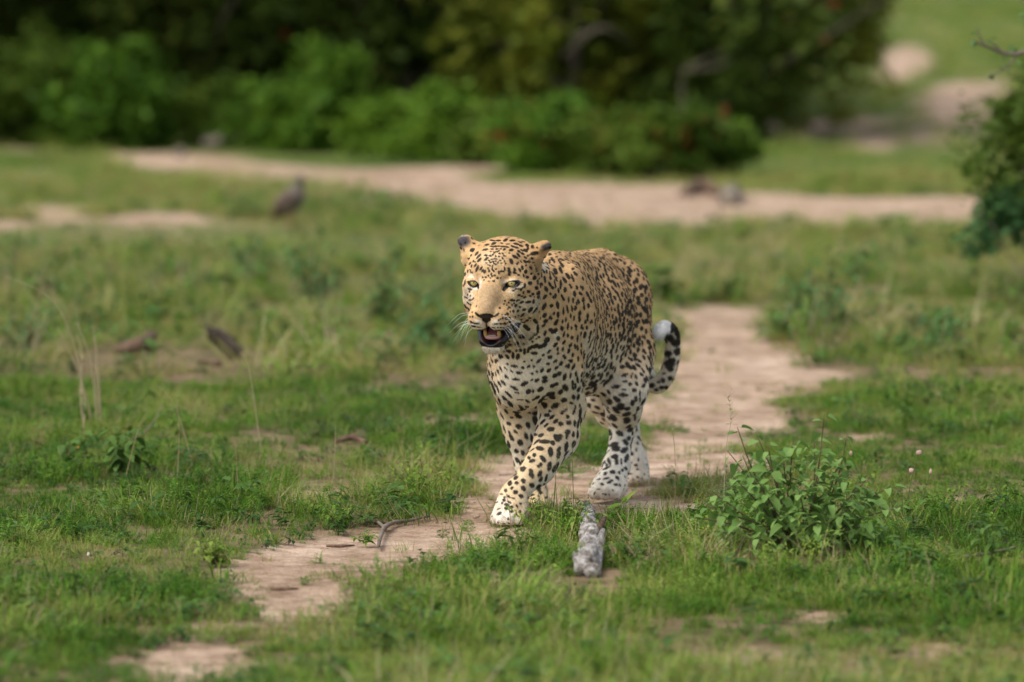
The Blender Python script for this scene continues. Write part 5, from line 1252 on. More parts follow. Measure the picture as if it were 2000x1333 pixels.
def build_background():
    G = 'bushes along the far edge of the track'
    B = [ # px, base, width, top, label, mat, n, L, red
    (40, 287, 300, 75, 'dark green bush at the left edge of the photo beyond the track', 'bush2', 2600, .075, 0),
    (235, 297, 290, 100, 'rounded bright green bush, second from the left beyond the track', 'bush', 3000, .085, 0),
    (430, 284, 230, 160, 'low olive green bush behind the grey fallen log', 'bush2', 1800, .07, 0),
    (640, 302, 290, 105, 'tall bright green bush behind the ground bird, widest of the row', 'bush', 3400, .085, 0),
    (880, 320, 260, 185, 'fresh green bush at the track edge above the head of the leopard', 'bush', 2600, .075, 0),
    (1075, 340, 270, 200, 'green bush at the track edge behind the back of the leopard', 'bush', 2600, .075, 50),
    (1270, 352, 250, 215, 'dark green bush spilling over the track edge beside the red leaves', 'bush2', 2400, .07, 30),
    (1420, 345, 150, 250, 'small low bush at the right end of the row beyond the track', 'bush', 1500, .06, 0)]
    B += [(-60, 290, 260, 120, 'dark olive bush just outside the left edge of the photo', 'bush2', 1700, .07, 0),
    (140, 290, 200, 170, 'low bright bush in the gap between the two leftmost bushes', 'bush', 1500, .07, 0),
    (520, 292, 200, 165, 'small green bush between the olive bush and the widest bush', 'bush', 1500, .075, 0),
    (760, 308, 220, 190, 'low green bush between the widest bush and the one above the leopard head', 'bush', 1600, .075, 0),
    (975, 325, 200, 215, 'dark green low bush in the middle of the row at the track edge', 'bush2', 1500, .07, 20),
    (1170, 345, 200, 230, 'low dark bush above the middle of the leopard back', 'bush2', 1500, .07, 30),
    (1360, 350, 190, 200, 'bushy dark green growth with a few red leaves near the right end of the row', 'bush2', 1700, .07, 40)]
    for i, (px, py, w, top, lab, m, n, L, red) in enumerate(B): bush(px, py, w, top, lab, m, n, L, 1.0, G, 'bush', 10+i, red)
    def at(px, Y): p = pt(px, 300, Y); return (p[0], p[1], gz(p[0], p[1]))
    T = [ # px, Y, R, H, z0, mat, n, label, red
    (-350, 41.5, 1.9, 4.6, .3, 'tree', 5200, 'dark tree standing outside the left edge of the clearing', 0),
    (40, 42, 1.8, 4.8, .35, 'tree', 6200, 'blackish green tree above the bush at the left edge', 0),
    (430, 41.5, 1.7, 4.6, .40, 'tree', 6200, 'dark shaded tree above the low olive bush', 15),
    (800, 41, 1.6, 4.8, .45, 'tree', 6000, 'dark tree with a few red leaves above the leopard head', 30),
    (1120, 40, 1.45, 4.5, .50, 'tree2', 5200, 'olive tree with yellow leaves and bare grey branches', 40),
    (1410, 39.5, 1.25, 4.2, .35, 'tree', 5200, 'green tree over the dark bush at the right end of the row', 30),
    (1560, 41, .82, 3.6, .45, 'tree2', 3600, 'yellowish green tree at the right end of the thicket, beside the far field', 0)]
    for i, (px, Y, R, H, z0, m, n, lab, red) in enumerate(T):
        rng = R2(40+i); t = empty('tree', at(px, Y), lab, 'tree', 'trees of the dark thicket')
        child('crown', crown_mesh(rng, 0, 0, 1.7, R, R*1.15, 1.9, int(n*1.7), .125, MAT[m], 95, .02, (-1.3, 1.3), (.09, .22)), t)
        if i < 4: child('upper_crown', crown_mesh(rng, 0, -.7, 3.6, R*1.7, R*1.7, 1.3, 3600, .22, MAT[m], 22, 2.2, (-1, 1.3)), t)  # high leaf layer out of view, added to shade the trees and bushes below
        tm = trunk_mesh(rng, H*.5, .05, (rng.uniform(-.3,.3), -.1), 10, spread=.8); child('trunk', tm, t)
        if red: child('red_leaves', crown_mesh(rng, 0, -R*.35, H*.35, R, R, H*.35, red, .10, MAT['red'], 9), t)['kind'] = 'stuff'
    # bare branches that catch the light in front of the olive tree
    bt = empty('bare_branch', at(1330, 38.6), 'pale bare branches hanging in front of the olive tree', 'branch')
    for px, py, qx, qy, rx, ry in ((1330,140,1400,130,1430,110), (1330,140,1360,125,1425,95), (1120,75,1180,55,1240,90), (1100,110,1160,60,1200,50), (1300,330,1330,230,1330,140)):
        P, R = smooth_path([pt(px, py, 38.6)-np.array(bt.location), pt(qx, qy, 38.4)-np.array(bt.location), pt(rx, ry, 38.7)-np.array(bt.location)], [.009,.008,.004], 5)
        V, F = tube_np(P, R, 6); make_obj('branch', V, F, MAT['bark'], link, bt)
    # the mass of the thicket behind: one dense wood
    rng = R2(77); r = np.random.RandomState(5)
    Vs = []; n0 = 42000
    x = r.uniform(-9.5, 2.15, n0); y = 42.6+r.uniform(0, 5, n0)+.25*(x < -2)*(-2-x); z = 4.6*r.uniform(0, 1, n0)**1.5+.02; z += gz(0, 45)
    P = np.stack([x, y, z], 1); d = r.normal(0, 1, (n0, 3)); d /= np.linalg.norm(d, axis=1)[:,None]; s = np.cross(d, r.normal(0, 1, (n0, 3))); s /= np.linalg.norm(s, axis=1)[:,None]
    l = r.uniform(.14, .30, n0)[:,None]; Q = np.stack([P, P+d*l*.5-s*l*.35, P+d*l, P+d*l*.5+s*l*.35], 1).reshape(-1, 3)
    me = mesh_np('thicket', Q, np.arange(4*n0).reshape(n0, 4), False); me.materials.append(MAT['dusk'])
    o = link(bpy.data.objects.new('thicket', me)); o['kind'] = 'stuff'; o['label'] = 'dense dark thicket filling the space behind the trees'; o['category'] = 'thicket'
    # fallen log, stones
    gnarled('fallen_log', [pt(395, 292, 38.2)+np.array((0,0,.04)), pt(440, 287, 38.2)+np.array((0,0,.05)), pt(487, 283, 38.3)+np.array((0,0,.06))], [.04,.055,.04], 'bark', 'grey fallen log lying under the olive bush beyond the track', 'log', 1)
    gnarled('stump', [g(1425, 403), g(1428, 395, .05), g(1436, 380, .03)], [.07,.065,.03], 'bark', 'small grey brown stump on the far edge of the sandy track', 'stump', 2)
    gnarled('driftwood', [g(1330, 385), g(1370, 378, .05), g(1405, 385, .02)], [.03,.05,.03], 'brown', 'reddish brown dead branch beside the small stump on the track', 'branch', 3)
    rg = R2(4); rg.seedv = 3
    o = link(bpy.data.objects.new('rock', stone_mesh(rg, 'rock', 'bark', .06, 2, .3, .9))); o.location = g(352, 308, .03); o['label'] = 'pale grey rock at the near side of the left track edge'; o['category'] = 'rock'

def build_right_side():
    # dark bush cut by the right edge
    rng = R2(90); p = g(2035, 600); t = empty('bush', p, 'dark green bush cut off by the right edge of the photo', 'bush')
    s = FPX/p[1]
    for i, (dx, z, rx, rz, n, m, nm) in enumerate(((0, .50, .33, .42, 3600, 'bush2', 'crown'), (-.10, .30, .22, .20, 1500, 'blue', 'lower_crown'), (.10, .85, .28, .22, 1500, 'bush2', 'upper_crown'))):
        c = child(nm, crown_mesh(rng, dx, 0, z, rx, rx, rz, n, .045, MAT[m], 16), t)
    child('trunk', trunk_mesh(rng, .6, .012, (0,0), 8), t)
    # thorn tree just outside the frame, its twig reaching in
    o0 = pt(2230, 700, 15.6); o0[2] = gz(o0[0], 15.6)
    t = empty('thorn_tree', o0, 'thorny tree outside the right edge whose thin leafy twig reaches into the corner', 'tree')
    def path(name, pts, r0, r1, mat='bark'):
        P, R = smooth_path([np.asarray(p)-o0 for p in pts], np.linspace(r0, r1, len(pts)), 5); V, F = tube_np(P, R, 6); return make_obj(name, V, F, MAT[mat], link, t)
    path('trunk', [o0, o0+np.array((.02,0,.5)), o0+np.array((-.03,0,1.0)), o0+np.array((0,.05,1.5))], .035, .015)
    a = [o0+np.array((-.03,0,1.0)), pt(2110, 92, 15.5), pt(2050, 88, 15.4), pt(2005, 100, 15.4), pt(1985, 106, 15.4), pt(1958, 103, 15.4), pt(1925, 90, 15.4), pt(1897, 80, 15.4)]
    path('branch', a, .012, .0042)
    tw = [[pt(1988,106,15.4), pt(1975,122,15.4), pt(1955,140,15.4), pt(1932,149,15.4)], [pt(1958,103,15.4), pt(1962,118,15.4)], [pt(1925,90,15.4), pt(1912,68,15.4), pt(1909,55,15.4)],
          [pt(1958,103,15.4), pt(1940,85,15.4), pt(1933,80,15.4)], [pt(2050,60,15.4), pt(2010,20,15.4), pt(1995,-2,15.4)], [pt(2050,88,15.4), pt(2030,40,15.4), pt(1995,35,15.4)]]
    for w in tw: path('twig', w, .0042, .0020)
    lm = leaf_meshes('blue', 1, .6, 0, 3, .1, 4)
    r = R2(8)
    for cx, cy, n, R in ((1903,86,4,6), (1911,65,3,4), (1934,80,5,7), (1958,108,4,6), (1980,96,8,10), (1958,130,6,9), (1970,142,4,8), (1994,34,4,6), (1940,150,2,4), (1983,115,3,5)):
        for _ in range(n):
            q = pt(cx+r.uniform(-R, R), cy+r.uniform(-R, R), 15.4+r.uniform(-.02,.02))-o0
            child('leaf', r.choice(lm), t, tuple(q), (r.uniform(-1,1), r.uniform(-.5,.8), r.uniform(0,6.28)), r.uniform(.014,.026))

def build_mid_plants():
    lm = leaf_meshes('blue', 1, .5, 0, 4, .15, 2); r = R2(6)
    def sapling(px, py, tips, nl, ls, label, seed, w=.008, group=None, name='sapling'):
        p = g(px, py); rng = R2(seed)
        st = []
        for tx, ty, dy in tips:
            q = pt(tx, ty, p[1]+dy); st.append((q[0]-p[0], dy, max(.05, q[2]-p[2]), w))
        return stem_plant(name, p, label, 'plant', rng, st, lm, nl+6, ls*1.25, 'gstem', group)
    sapling(1595, 655, [(1535,495,0), (1640,470,.1), (1580,500,.05), (1690,470,.1), (1560,590,-.1), (1640,585,-.05), (1530,560,0), (1690,600,.1)], 13, .055, 'spindly sapling with small bluish leaves on the right, behind the path', 1)
    sapling(745, 640, [(735,500,0), (770,490,.1), (720,560,-.1), (790,550,0), (760,470,0)], 14, .05, 'upright leafy weed in the blurred grass to the left of the leopard head', 2)
    sapling(830, 600, [(890,505,0), (860,520,.1), (800,540,0), (905,530,0)], 9, .05, 'leaning weed with sparse leaves just left of the leopard ear', 3)
    sapling(610, 590, [(560,450,0), (620,430,.1), (650,470,0), (590,500,-.1), (670,520,0)], 16, .06, 'bluish green bushy weed below the ground bird', 4)
    sapling(490, 560, [(460,470,0), (500,455,.1), (530,490,0)], 14, .06, 'low bluish weed to the left of the one below the bird', 5)
    sapling(840, 690, [(800,600,0), (850,570,0), (830,620,-.1), (880,600,0)], 12, .065, 'pale leaved weed close beside the muzzle of the leopard', 6)
    sapling(60, 700, [(20,600,0), (60,590,0), (100,610,0), (-20,620,0)], 14, .05, 'dark clump of weeds at the left edge behind the dry stalks', 7)
    sapling(1840, 690, [(1800,610,0), (1850,590,.1), (1890,600,0), (1820,640,-.1)], 12, .05, 'low green weed in front of the bush at the right edge', 8)

def build_foreground_shrub():
    p = g(1565, 1082); rng = R2(21); Y = p[1]
    t = empty('leafy_shrub', p, 'low leafy shrub with drooping heart shaped leaves in front of the path on the right', 'shrub')
    lm = leaf_meshes('shrub', 1, .66, 1, 6, .28, 3)
    tips = [(1440,835,.05), (1478,850,0), (1420,880,.08), (1390,960,0), (1430,930,-.06), (1500,870,-.05), (1480,940,-.10), (1530,900,0), (1610,810,.05), (1655,850,.04), (1640,890,0), (1600,930,-.06), (1590,860,.08),
            (1700,930,0), (1740,950,.03), (1690,980,-.08), (1650,1000,-.12), (1560,960,-.12), (1520,1010,-.14), (1440,1010,-.06), (1600,1020,-.15), (1680,1030,-.08), (1560,1040,-.14), (1380,990,.02), (1350,1010,-.05), (1400,1040,-.12), (1480,1050,-.16), (1760,990,-.03), (1720,1040,-.08), (1620,1060,-.18), (1450,890,.02), (1550,860,.05)]
    n_leaf = 0
    for tx, ty, dy in tips:
        q = pt(tx, ty, Y+dy)-p; base = np.array((q[0]*.18, dy*.2, 0)); mid = base*.5+q*.5+np.array((rng.uniform(-.02,.02), 0, .02))
        P, R = smooth_path([base*.2, mid, q], [.0030,.0020,.0010], 6); A = Acc(); A.add(*tube_np(P, R, 5)); child('stem', A.mesh('stem', MAT['stem']), t)
        m = 9
        for j in range(m):
            f = .22+.80*j/(m-1); i = min(int(f*(len(P)-1)), len(P)-2); c = P[i]+(P[i+1]-P[i])*(f*(len(P)-1)-i) if f < 1 else P[-1]
            a = j*2.4+rng.uniform(-.6,.6); s = rng.uniform(.028, .050)*(1 if f < .9 else .7)
            child('leaf', rng.choice(lm), t, tuple(c), (rng.uniform(-.5,.5), rng.uniform(-.1, .95), a), s); n_leaf += 1
    A = Acc(); n = 0
    while n < 800:
        a = rng.uniform(0, 6.28); rr = rng.uniform(0, 1)**.6; q = np.array((math.cos(a)*rr*.21, math.sin(a)*rr*.17, rng.uniform(.01, .29)*(1-.5*rr)))
        L = rng.uniform(.014, .034); leaf(A, q, rdir(rng, rng.uniform(-.7, .4)), (0,0,1), L, L*.62, rng.uniform(.1,.5), rng.uniform(.1,.5), 1); n += 1
    child('young_leaves', A.mesh('young_leaves', MAT['shrub']), t)['kind'] = 'stuff'
    # small flower heads on thin stalks
    fl = simple_mat('flower_head', (.42,.28,.22), .8)
    for k, (bx, by, tx, ty, lab) in enumerate(((1770,1010,1795,885,'tall thin stalk with a pale brown flower head right of the leafy shrub, tallest'), (1800,1010,1818,922,'short stalk with a flower head, rightmost beside the leafy shrub'), (1745,1005,1781,920,'thin flower stalk leaning between the leafy shrub and the tallest stalk'), (1700,960,1662,886,'pale stalk with a bud rising out of the leafy shrub'))):
        p0 = g(bx, by); q = pt(tx, ty, p0[1])
        e = empty('flower_stalk', p0, lab, 'flower', 'flower stalks beside the leafy shrub')
        P, R = smooth_path([np.zeros(3), (q-p0)*.5+np.array((-.006,0,0)), q-p0], [.0013,.001,.0008], 6); V, F = tube_np(P, R, 5); make_obj('stem', V, F, MAT['gstem'], link, e)
        r = R2(k); r.seedv = k; me = stone_mesh(r, 'flower_head', 'stone', .0055, 1, .35, 1.3); me.materials.clear(); me.materials.append(fl); child('flower_head', me, e, tuple(q-p0))

def build_near_plants():
    # fine leaved bright herb under the shrub and other low herbs that can be told apart
    fy = leaf_meshes('yleaf', 1, .42, 0, 4, .1, 6); fb = leaf_meshes('broad', 1, .62, .4, 4, .2, 7); fo = leaf_meshes('forb', 1, .5, 0, 4, .1, 8)
    def herb(px, py, w, h, n, nl, lm, ls, label, seed, name='herb', cat='plant', droop=0, el=.5):
        p = g(px, py); s = FPX/p[1]; rng = R2(seed); st = []
        for i in range(n):
            a = 6.28*i/n+rng.uniform(-.3,.3); r = w/s*.5*rng.uniform(.3, 1); st.append((math.cos(a)*r, math.sin(a)*r, h/s*rng.uniform(.7, 1.25), .0013))
        return stem_plant(name, p, label, cat, rng, st, lm, nl+3, ls*1.45, 'gstem', None, 1, droop)
    herb(1585, 1100, 130, 70, 9, 13, fy, .015, 'bright yellow green fine leaved herb at the foot of the leafy shrub', 1)
    herb(1515, 1105, 60, 45, 6, 9, fy, .013, 'small yellow green herb left of the bright one under the shrub', 2)
    herb(825, 975, 190, 75, 12, 12, fy, .020, 'creeping herb with pointed yellow green leaves between the path and the front paw', 3)
    herb(660, 1030, 120, 45, 8, 11, fo, .018, 'dark green creeping weed on the near left edge of the sand', 4)
    herb(715, 1062, 60, 22, 6, 8, fo, .014, 'tiny weed growing on the sand beside the gnarled twig', 5)
    herb(245, 935, 130, 95, 7, 8, fb, .038, 'weed with broad curled dark leaves in the grass on the left', 6, droop=.2)
    herb(150, 905, 120, 60, 6, 9, fb, .034, 'broad leaved weed below the yellow flower on the far left', 7)
    herb(1120, 1055, 120, 70, 10, 11, fo, .016, 'dense green herb between the front paw and the weathered log', 8)
    herb(1060, 1040, 80, 60, 8, 11, fy, .014, 'bright little herb right against the front paw', 9)
    herb(1650, 1010, 170, 80, 8, 9, fo, .018, 'dark green undergrowth weed behind the leafy shrub', 10)
    herb(1840, 1010, 130, 60, 10, 12, fo, .014, 'feathery dark green weed to the right of the leafy shrub', 11)
    herb(1960, 1000, 130, 70, 10, 12, fo, .014, 'feathery weed cut off by the right edge of the photo', 12)
    herb(1440, 1000, 90, 60, 8, 10, fb, .020, 'round leaved weed at the left foot of the leafy shrub', 13)
    herb(350, 860, 120, 60, 8, 12, fo, .016, 'fine leaved weed behind the curled dark leaves on the left', 14)
    herb(420, 1105, 90, 50, 9, 10, fo, .020, 'clump of long dark green leaves at the left edge of the sand', 15)
    herb(900, 1150, 140, 40, 9, 11, fo, .016, 'low weed in the foreground left of the log', 16)
    herb(1225, 1100, 80, 50, 8, 9, fb, .016, 'small weed just right of the weathered log', 17)
    herb(1930, 1130, 90, 130, 6, 9, fb, .024, 'tall dark blurred weed near the lower right edge', 18, droop=.2)
    # a yellow flower
    p = g(152, 912); q = pt(152, 876, p[1]); e = empty('yellow_flower', p, 'single small yellow flower in the grass on the far left', 'flower')
    V, F = tube_np([np.zeros(3), q-p], [.0012,.0009], 5); make_obj('stem', V, F, MAT['gstem'], link, e)
    ym = simple_mat('petal', (.80,.42,.02), .5)
    A = Acc(); leaf(A, (0,0,0), (1,0,.35), (0,0,1), 1, .85, .2, .1); pm = A.mesh('petal', ym)
    for k in range(5): child('petal', pm, e, tuple(q-p), (0,-.3,k*1.257), .0085)
    # white blossoms far apart in the grass
    wm = simple_mat('white_petal', (.75,.74,.62), .6)
    for k, (px, py, lab) in enumerate(((520,922,'small white clover head beside the left edge of the sand'), (173,1083,'tiny white flower in the grass at the lower left'), (356,1145,'pale flower bud near the lower left sand patch'), (1213,1300,'whitish flower near the bottom of the photo'))):
        p = g(px, py+8); q = pt(px, py, p[1]); e = empty('white_flower', p, lab, 'flower', 'white flowers in the grass')
        V, F = tube_np([np.zeros(3), q-p], [.001,.0008], 5); make_obj('stem', V, F, MAT['gstem'], link, e)
        r = R2(k); r.seedv = k; me = stone_mesh(r, 'flower_head', 'stone', .0045, 1, .3, 1); me.materials.clear(); me.materials.append(wm); child('flower_head', me, e, tuple(q-p))

def build_stalks():
    def stalk(pts, Y, r, mat, label, name='grass_stalk', head=0, group=None, seed=0):
        p = pt(*pts[0], Y); p[2] = gz(p[0], p[1])-.004
        P = [np.zeros(3)]+[pt(x, y, Y)-p for x, y in pts[1:]]; P, R = smooth_path(P, np.linspace(r, r*.35, len(P)), 6)
        e = empty(name, p, label, 'grass stalk', group); V, F = tube_np(P, R, 5); make_obj('stem', V, F, MAT[mat], link, e)
        if head:
            rng = R2(seed); A = Acc()
            for k in range(head):
                f = .62+.38*k/head; c = P[int(f*(len(P)-1))]; d = rdir(rng, rng.uniform(-.2, 1.2)); L = rng.uniform(.008, .022)
                A.add(*tube_np([c, c+d*L], [.0004,.0004], 3)); s = c+d*L; leaf2(A, s, d, .004, rng)
            child('seed_head', A.mesh('seed_head', MAT['dry']), e)
        return e
    G = 'tall dry grass stalks on the left'
    Y = 14.6
    L = [([(180,860),(172,790),(150,720),(112,640)], 'stem', 'long dry grass stalk bending left, tallest of the pale clump'), ([(190,850),(186,780),(176,700),(150,630)], 'dry', 'dry stalk second from the left in the pale clump'),
         ([(195,845),(194,760),(188,690),(182,640)], 'dry', 'upright pale dry stalk in the middle of the left clump'), ([(165,850),(158,780),(160,700),(152,655)], 'dry', 'short pale stalk at the left of the dry clump'), ([(200,850),(188,740),(190,700),(186,660)], 'dry', 'rightmost pale stalk of the dry clump')]
    for k, (P, m, lab) in enumerate(L): stalk(P, Y, .0036, 'dry', lab, group=G)
    stalk([(160,870),(165,780),(140,660),(95,580),(10,540)], 14.2, .0024, 'dry', 'very long dry stalk arching over to the left edge', group=G)
    M = [([(225,830),(290,750),(345,685)], 'thin green stalk slanting right below the brown dead wood', 15), ([(510,810),(490,740),(475,690)], 'thin straw stalk leaning left under the dark wood', 13.9), ([(345,930),(350,850),(345,780)], 'upright stalk beside the curled dark leaves', 13),
         ([(380,860),(345,800),(310,755)], 'bent dry stalk leaning left in the middle left grass', 13.4), ([(240,870),(270,840),(288,805)], 'short forked dry stalk above the curled dark leaves', 13), ([(465,960),(462,900),(460,860)], 'short dead stem at the edge of the grass on the left', 12.6),
         ([(650,910),(655,860),(655,830)], 'single short stem by the brown leaves on the left sand edge', 13), ([(100,760),(130,640),(155,560)], 'blurred dry stalk standing at the far left', 17), ([(60,700),(75,600),(90,500)], 'faint tall stalk at the upper left', 18), ([(30,720),(20,560),(40,440)], 'tall green stalk at the very left edge', 17),
         ([(1330,1050),(1380,980),(1430,925)], 'thin green stalk crossing the dark shade right of the hind paw', 12.1), ([(1090,1010),(1085,930),(1092,880)], 'thin green grass stem beside the front leg', 12.0), ([(1122,1000),(1118,900),(1120,868)], 'delicate upright stem between the front and the hind legs', 12.0),
         ([(1318,990),(1318,880),(1308,820)], 'hair thin grass stem to the right of the hind leg', 12.3)]
    for k, (P, lab, Y) in enumerate(M): stalk(P, Y, .0012*(Y/12)**2.4, 'dry' if k not in (0, 9, 10, 11, 12) else 'gstem', lab, group='thin single stalks', head=4 if k > 9 else 0, seed=k)
    stalk([(1412,960),(1418,880),(1428,820),(1422,772)], 12.0, .0011, 'dry', 'airy grass seed head standing before the bare path', head=42, seed=3)
    stalk([(1370,1108),(1405,1060),(1450,1020)], 11.3, .0026, 'dry', 'bent straw coloured stalk at the left foot of the leafy shrub')
    # the fresh grass shoot in front of the hind paw
    p = g(1215, 1030); e = empty('grass_shoot', p, 'fresh light green grass shoot with a long blade in front of the hind paw', 'grass shoot')
    Yp = p[1]; V, F = tube_np([np.zeros(3), pt(1209,1000,Yp)-p, pt(1216,978,Yp)-p], [.0028,.0025,.0022], 6); make_obj('stem', V, F, MAT['gstem'], link, e)
    for k, (a, b) in enumerate(((( 1214,985),(1243,955)), ((1214,985),(1182,992)), ((1212,990),(1190,1005)), ((1216,980),(1222,970)))):
        A = Acc(); d = pt(*b, Yp)-pt(*a, Yp); leaf(A, pt(*a, Yp)-p, d, (0,-.6,.8), np.linalg.norm(d), .012, .4, .1); child('blade', A.mesh('blade', MAT['yleaf']), e)
    # taller fresh tufts in the foreground
    rng = R2(31)
    for k, (px, py, n, h0, h1, lab) in enumerate(((1958,1180,34,.10,.20,'tall dark green grass clump near the lower right corner'), (430,1130,26,.04,.09,'broad bladed grass clump at the left edge of the sand'), (1245,1040,26,.05,.12,'grass tuft between the hind paw and the weathered log'), (1010,1075,24,.05,.11,'grass tuft right under the front paw'),
                                              (60,620,34,.12,.28,'tall thin grass clump at the left edge'), (140,560,30,.10,.24,'feathery tall grass clump in the upper left grass'), (300,520,30,.10,.20,'tall grass clump between the track and the brown dead wood'), (30,780,34,.10,.22,'dark tall grass clump at the left edge below the dry stalks'), (1760,760,30,.08,.16,'tall grass clump in the middle of the right side'), (1930,800,30,.08,.18,'tall grass clump at the right edge below the bush'), (690,600,28,.08,.16,'grass clump left of the leaning weed'), (1330,1010,22,.04,.10,'grass tuft at the near edge of the shaded path'), (1270,945,14,.02,.045,'tiny grass tuft beside the far hind paw'), (1395,1075,24,.05,.10,'grass tuft left of the yellow green herbs'), (520,1060,20,.05,.10,'grass tuft at the left of the twig'))):
        me = tuft_grass(rng, n, .045 if k else .07, (h0, h1), (.003,.006)); o = link(bpy.data.objects.new('grass_clump', me)); o.location = g(px, py); o['label'] = lab; o['category'] = 'grass clump'; o['group'] = 'single grass clumps'

def build_wood():
    q = lambda px, py, z=0: g(px, py, z)
    a, b, c, d = q(1146, 998, .016), q(1150, 1040, .026), q(1153, 1085, .028), q(1146, 1126, .024)
    e0, e1, e2, e3 = q(1158, 1130, .014), q(1166, 1108, .024), q(1170, 1090, .036), q(1178, 1078, .052)
    gnarled('weathered_log', [a, b, c, d], [.012, .019, .024, .030], 'grey', 'weathered grey white forked log end lying in the grass below the hind paw', 'log', 11, 32, .55,
            [('limb', [e0, e1, e2, e3], [.020,.017,.012,.006], 'grey'), ('broken_branch', [q(1158,1070,.022), q(1172,1056,.034), q(1183,1046,.048)], [.010,.009,.005], 'brown'),
             ('splinter', [q(1135,1118,.018), q(1124,1110,.030), q(1116,1104,.026)], [.012,.008,.003], 'grey')], freq=60, dens=18, grain=.22)
    gnarled('gnarled_twig', [q(739,1070,.004), q(745,1050,.008), q(752,1036,.008), q(770,1027,.008), q(800,1022,.007), q(838,1013,.006)], [.0042,.0055,.006,.005,.004,.002], 'bark', 'gnarled grey twig with a sharp bend lying on the sand', 'twig', 12, 8, .25,
            [('side_twig', [q(752,1036,.006), q(735,1024,.006), q(715,1022,.004)], [.0055,.0045,.002], 'bark')])
    gnarled('stick', [q(637,1069,.003), q(665,1070,.004), q(692,1068,.003)], [.003,.0045,.002], 'brown', 'short brown stick lying flat on the sand left of the gnarled twig', 'stick', 13, 6, .2)
    gnarled('stick', [q(528,1154,.003), q(555,1155,.005), q(582,1153,.003)], [.003,.0045,.002], 'brown', 'dark little stick on the lower sand patch', 'stick', 14, 6, .2)
    p = q(468, 700, .03); Y = p[1]
    gnarled('broken_stump', [p-np.array((0,0,.02)), pt(440,672,Y), pt(420,655,Y), pt(408,645,Y)], [.032,.030,.026,.017], 'dark', 'dark broken branch stump sticking up out of the grass on the left', 'stump', 15, 9, .6,
            [('splinter', [pt(412,650,Y), pt(404,640,Y), pt(399,636,Y)], [.012,.008,.002], 'dark'), ('side_branch', [pt(440,672,Y), pt(455,664,Y), pt(463,660,Y)], [.012,.008,.004], 'dark')], freq=30)
    gnarled('dead_wood', [q(225,692,.012), q(250,690,.022), q(280,688,.030), q(300,680,.05)], [.012,.030,.034,.016], 'brown', 'crumbling reddish brown dead wood in the grass on the far left', 'dead wood', 16, 10, .45)
    gnarled('dead_wood', [q(388,708,.006), q(410,712,.010), q(428,718,.012)], [.006,.010,.010], 'brown', 'small pale scrap of dead wood in front of the broken stump', 'dead wood', 17, 8, .4)
    gnarled('dead_wood', [q(655,870,.01), q(690,868,.02), q(715,872,.01)], [.006,.010,.005], 'brown', 'brown rotten wood lump on the sand edge above the creeping herb', 'dead wood', 18, 8, .45)
    gnarled('bleached_chip', [q(355,962,.012), q(362,966,.012), q(374,972,.010)], [.004,.005,.002], 'grey', 'small bluish white chip of wood in the grass on the left', 'wood chip', 19, 6, .2)
    gnarled('fallen_twig', [q(1845,1120,.02), q(1880,1108,.022), q(1930,1098,.020), q(1985,1085,.02)], [.003,.004,.004,.003], 'bark', 'long thin fallen twig in the grass at the right edge', 'twig', 20, 6, .2)
    gnarled('fallen_twig', [q(1700,1108,.012), q(1735,1100,.015), q(1765,1098,.010)], [.003,.0035,.002], 'bark', 'short pale twig right of the leafy shrub foot', 'twig', 21, 6, .2)
    gnarled('fallen_twig', [q(245,880,.02), q(290,870,.05), q(320,840,.08)], [.002,.002,.0012], 'bark', 'thin dead twig poking up behind the curled dark leaves', 'twig', 22, 6, .2)
    rg = R2(5)
    for k, (px, py, r, lab) in enumerate(((700,985,.010,'small clod of earth at the upper edge of the near sand'), (1245,1108,.012,'brown clod of earth right of the weathered log'), (930,1010,.009,'small clod beside the toes of the front paw'), (1480,760,.012,'clod of earth on the sandy path behind the leopard'))):
        rg.seedv = k*2.7; o = link(bpy.data.objects.new('clod', stone_mesh(rg, 'clod', 'stone', r, 2, .35, .7))); o.location = g(px, py, r*.2); o['label'] = lab; o['category'] = 'clod'; o['group'] = 'clods of earth'

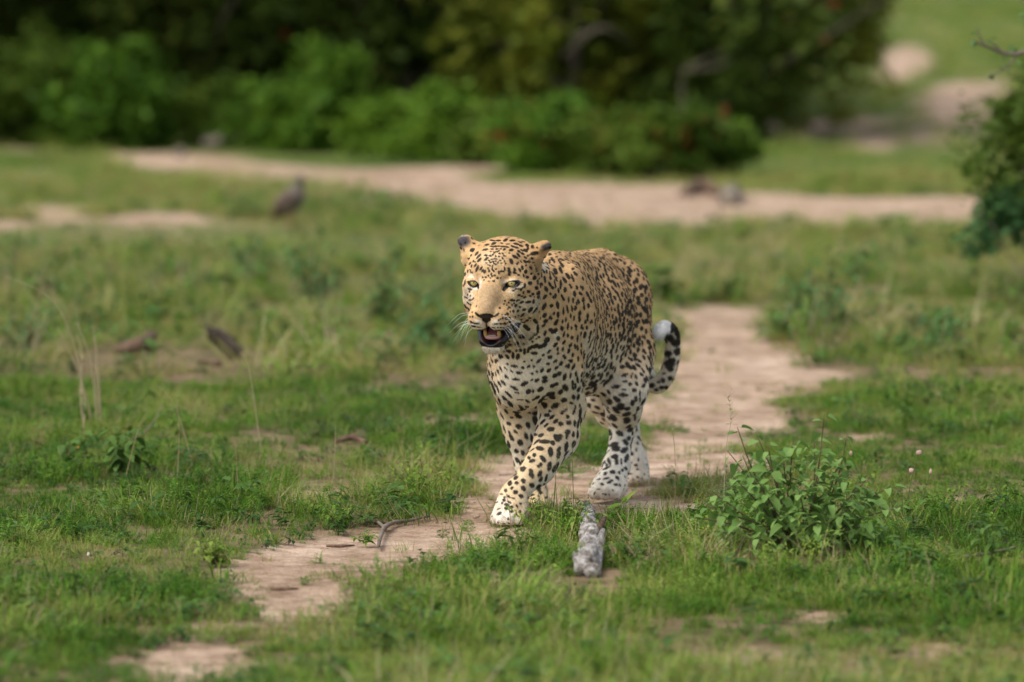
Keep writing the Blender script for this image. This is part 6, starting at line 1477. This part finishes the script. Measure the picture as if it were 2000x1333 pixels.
def build_bird():
    p = g(568, 447); Y = p[1]
    bm_ = bird_mat()
    S = Sculpt(np.arange(-.22, .22, .006), np.arange(-.16, .16, .006), np.arange(0, .42, .006))
    f = np.array((.80, -.55, 0)); f /= np.linalg.norm(f); r = np.array((.55, .80, 0)); u = np.array((0,0,1.0))
    M = np.array([r, f, u])
    S.ell(f*-.005+u*.150, (.062,.092,.066), tilt(M, math.radians(38)), .03)
    S.cone(f*.045+u*.185, f*.062+u*.262, .040, .021, .04)
    S.ell(f*.070+u*.282, (.021,.027,.022), M, .015)
    S.cone(f*-.06+u*.115, f*-.125+u*.058, .036, .014, .03)
    V, Q = S.mesh(); V = relax(V, Q, 1)
    me = mesh_np('ground_bird', V, Q)
    col = np.where((V@f < -.035)[:,None], np.array((.085,.042,.028))[None], np.array((.12,.095,.075))[None])
    col = col*(1+.35*fnoise(V, 60, 3))[:,None]; col = np.where((V[:,2] > .22)[:,None], np.array((.11,.09,.072))[None], col)
    at = me.attributes.new('coat', 'FLOAT_COLOR', 'POINT'); at.data.foreach_set('color', np.concatenate([col, np.full((len(V),1), .8)], 1).astype(np.float32).ravel())
    me.materials.append(bm_); o = link(bpy.data.objects.new('ground_bird', me)); o.location = p
    o['label'] = 'brownish grey francolin like bird standing upright in the grass near the track'; o['category'] = 'bird'
    bk = simple_mat('beak', (.30,.12,.06), .5); lg = simple_mat('bird_leg', (.30,.14,.07), .6)
    Vt, F = tube_np([f*.090+u*.281, f*.104+u*.279, f*.116+u*.272], [(.007,.006),(.0045,.005),(.0008,.0008)], 8); make_obj('beak', Vt, F, bk, link, o)
    for s in (-1, 1):
        Vt, F = tube_np([r*s*.024+u*.105, r*s*.026+f*.008+u*.05, r*s*.026+u*.004], [.009,.0045,.004], 7); make_obj('leg', Vt, F, lg, link, o)
        A = Acc()
        for a in (-.5, 0, .5): A.add(*tube_np([r*s*.026+u*.005, r*s*.026+u*.003+(f*math.cos(a)+r*math.sin(a))*.035], [.003,.0015], 5))
        child('foot', A.mesh('foot', lg), o)
        A = Acc()
        c = r*s*.055+f*-.01+u*.155
        import bmesh
        b = bmesh.new(); bmesh.ops.create_icosphere(b, subdivisions=2, radius=1)
        Mw = tilt(M, math.radians(34)); VV = np.array([v.co[:] for v in b.verts])*np.array((.016,.080,.042)); FF = [tuple(v.index for v in fc.verts) for fc in b.faces]
        make_obj('wing', VV@Mw+c, FF, simple_mat('wing', (.085,.055,.042), .8), link, o)
        e = r*s*.019+f*.078+u*.288; b = bmesh.new(); bmesh.ops.create_icosphere(b, subdivisions=1, radius=.0042)
        make_obj('eye', np.array([v.co[:] for v in b.verts])+e, [tuple(v.index for v in fc.verts) for fc in b.faces], simple_mat('bird_eye', (.01,.01,.01), .1), link, o)
def bird_mat():
    m = bpy.data.materials.new('plumage'); m.use_nodes = True; nt = m.node_tree; b = nt.nodes['Principled BSDF']
    a = nt.nodes.new('ShaderNodeAttribute'); a.attribute_name = 'coat'; nt.links.new(a.outputs['Color'], b.inputs['Base Color']); b.inputs['Roughness'].default_value = .85
    return m
# ------------------------------------------------------------------ build
mats()
build_ground()
build_background()
build_leopard(link)
build_vegetation()
build_right_side()
build_mid_plants()
build_foreground_shrub()
build_near_plants()
build_stalks()
build_wood()
build_bird()
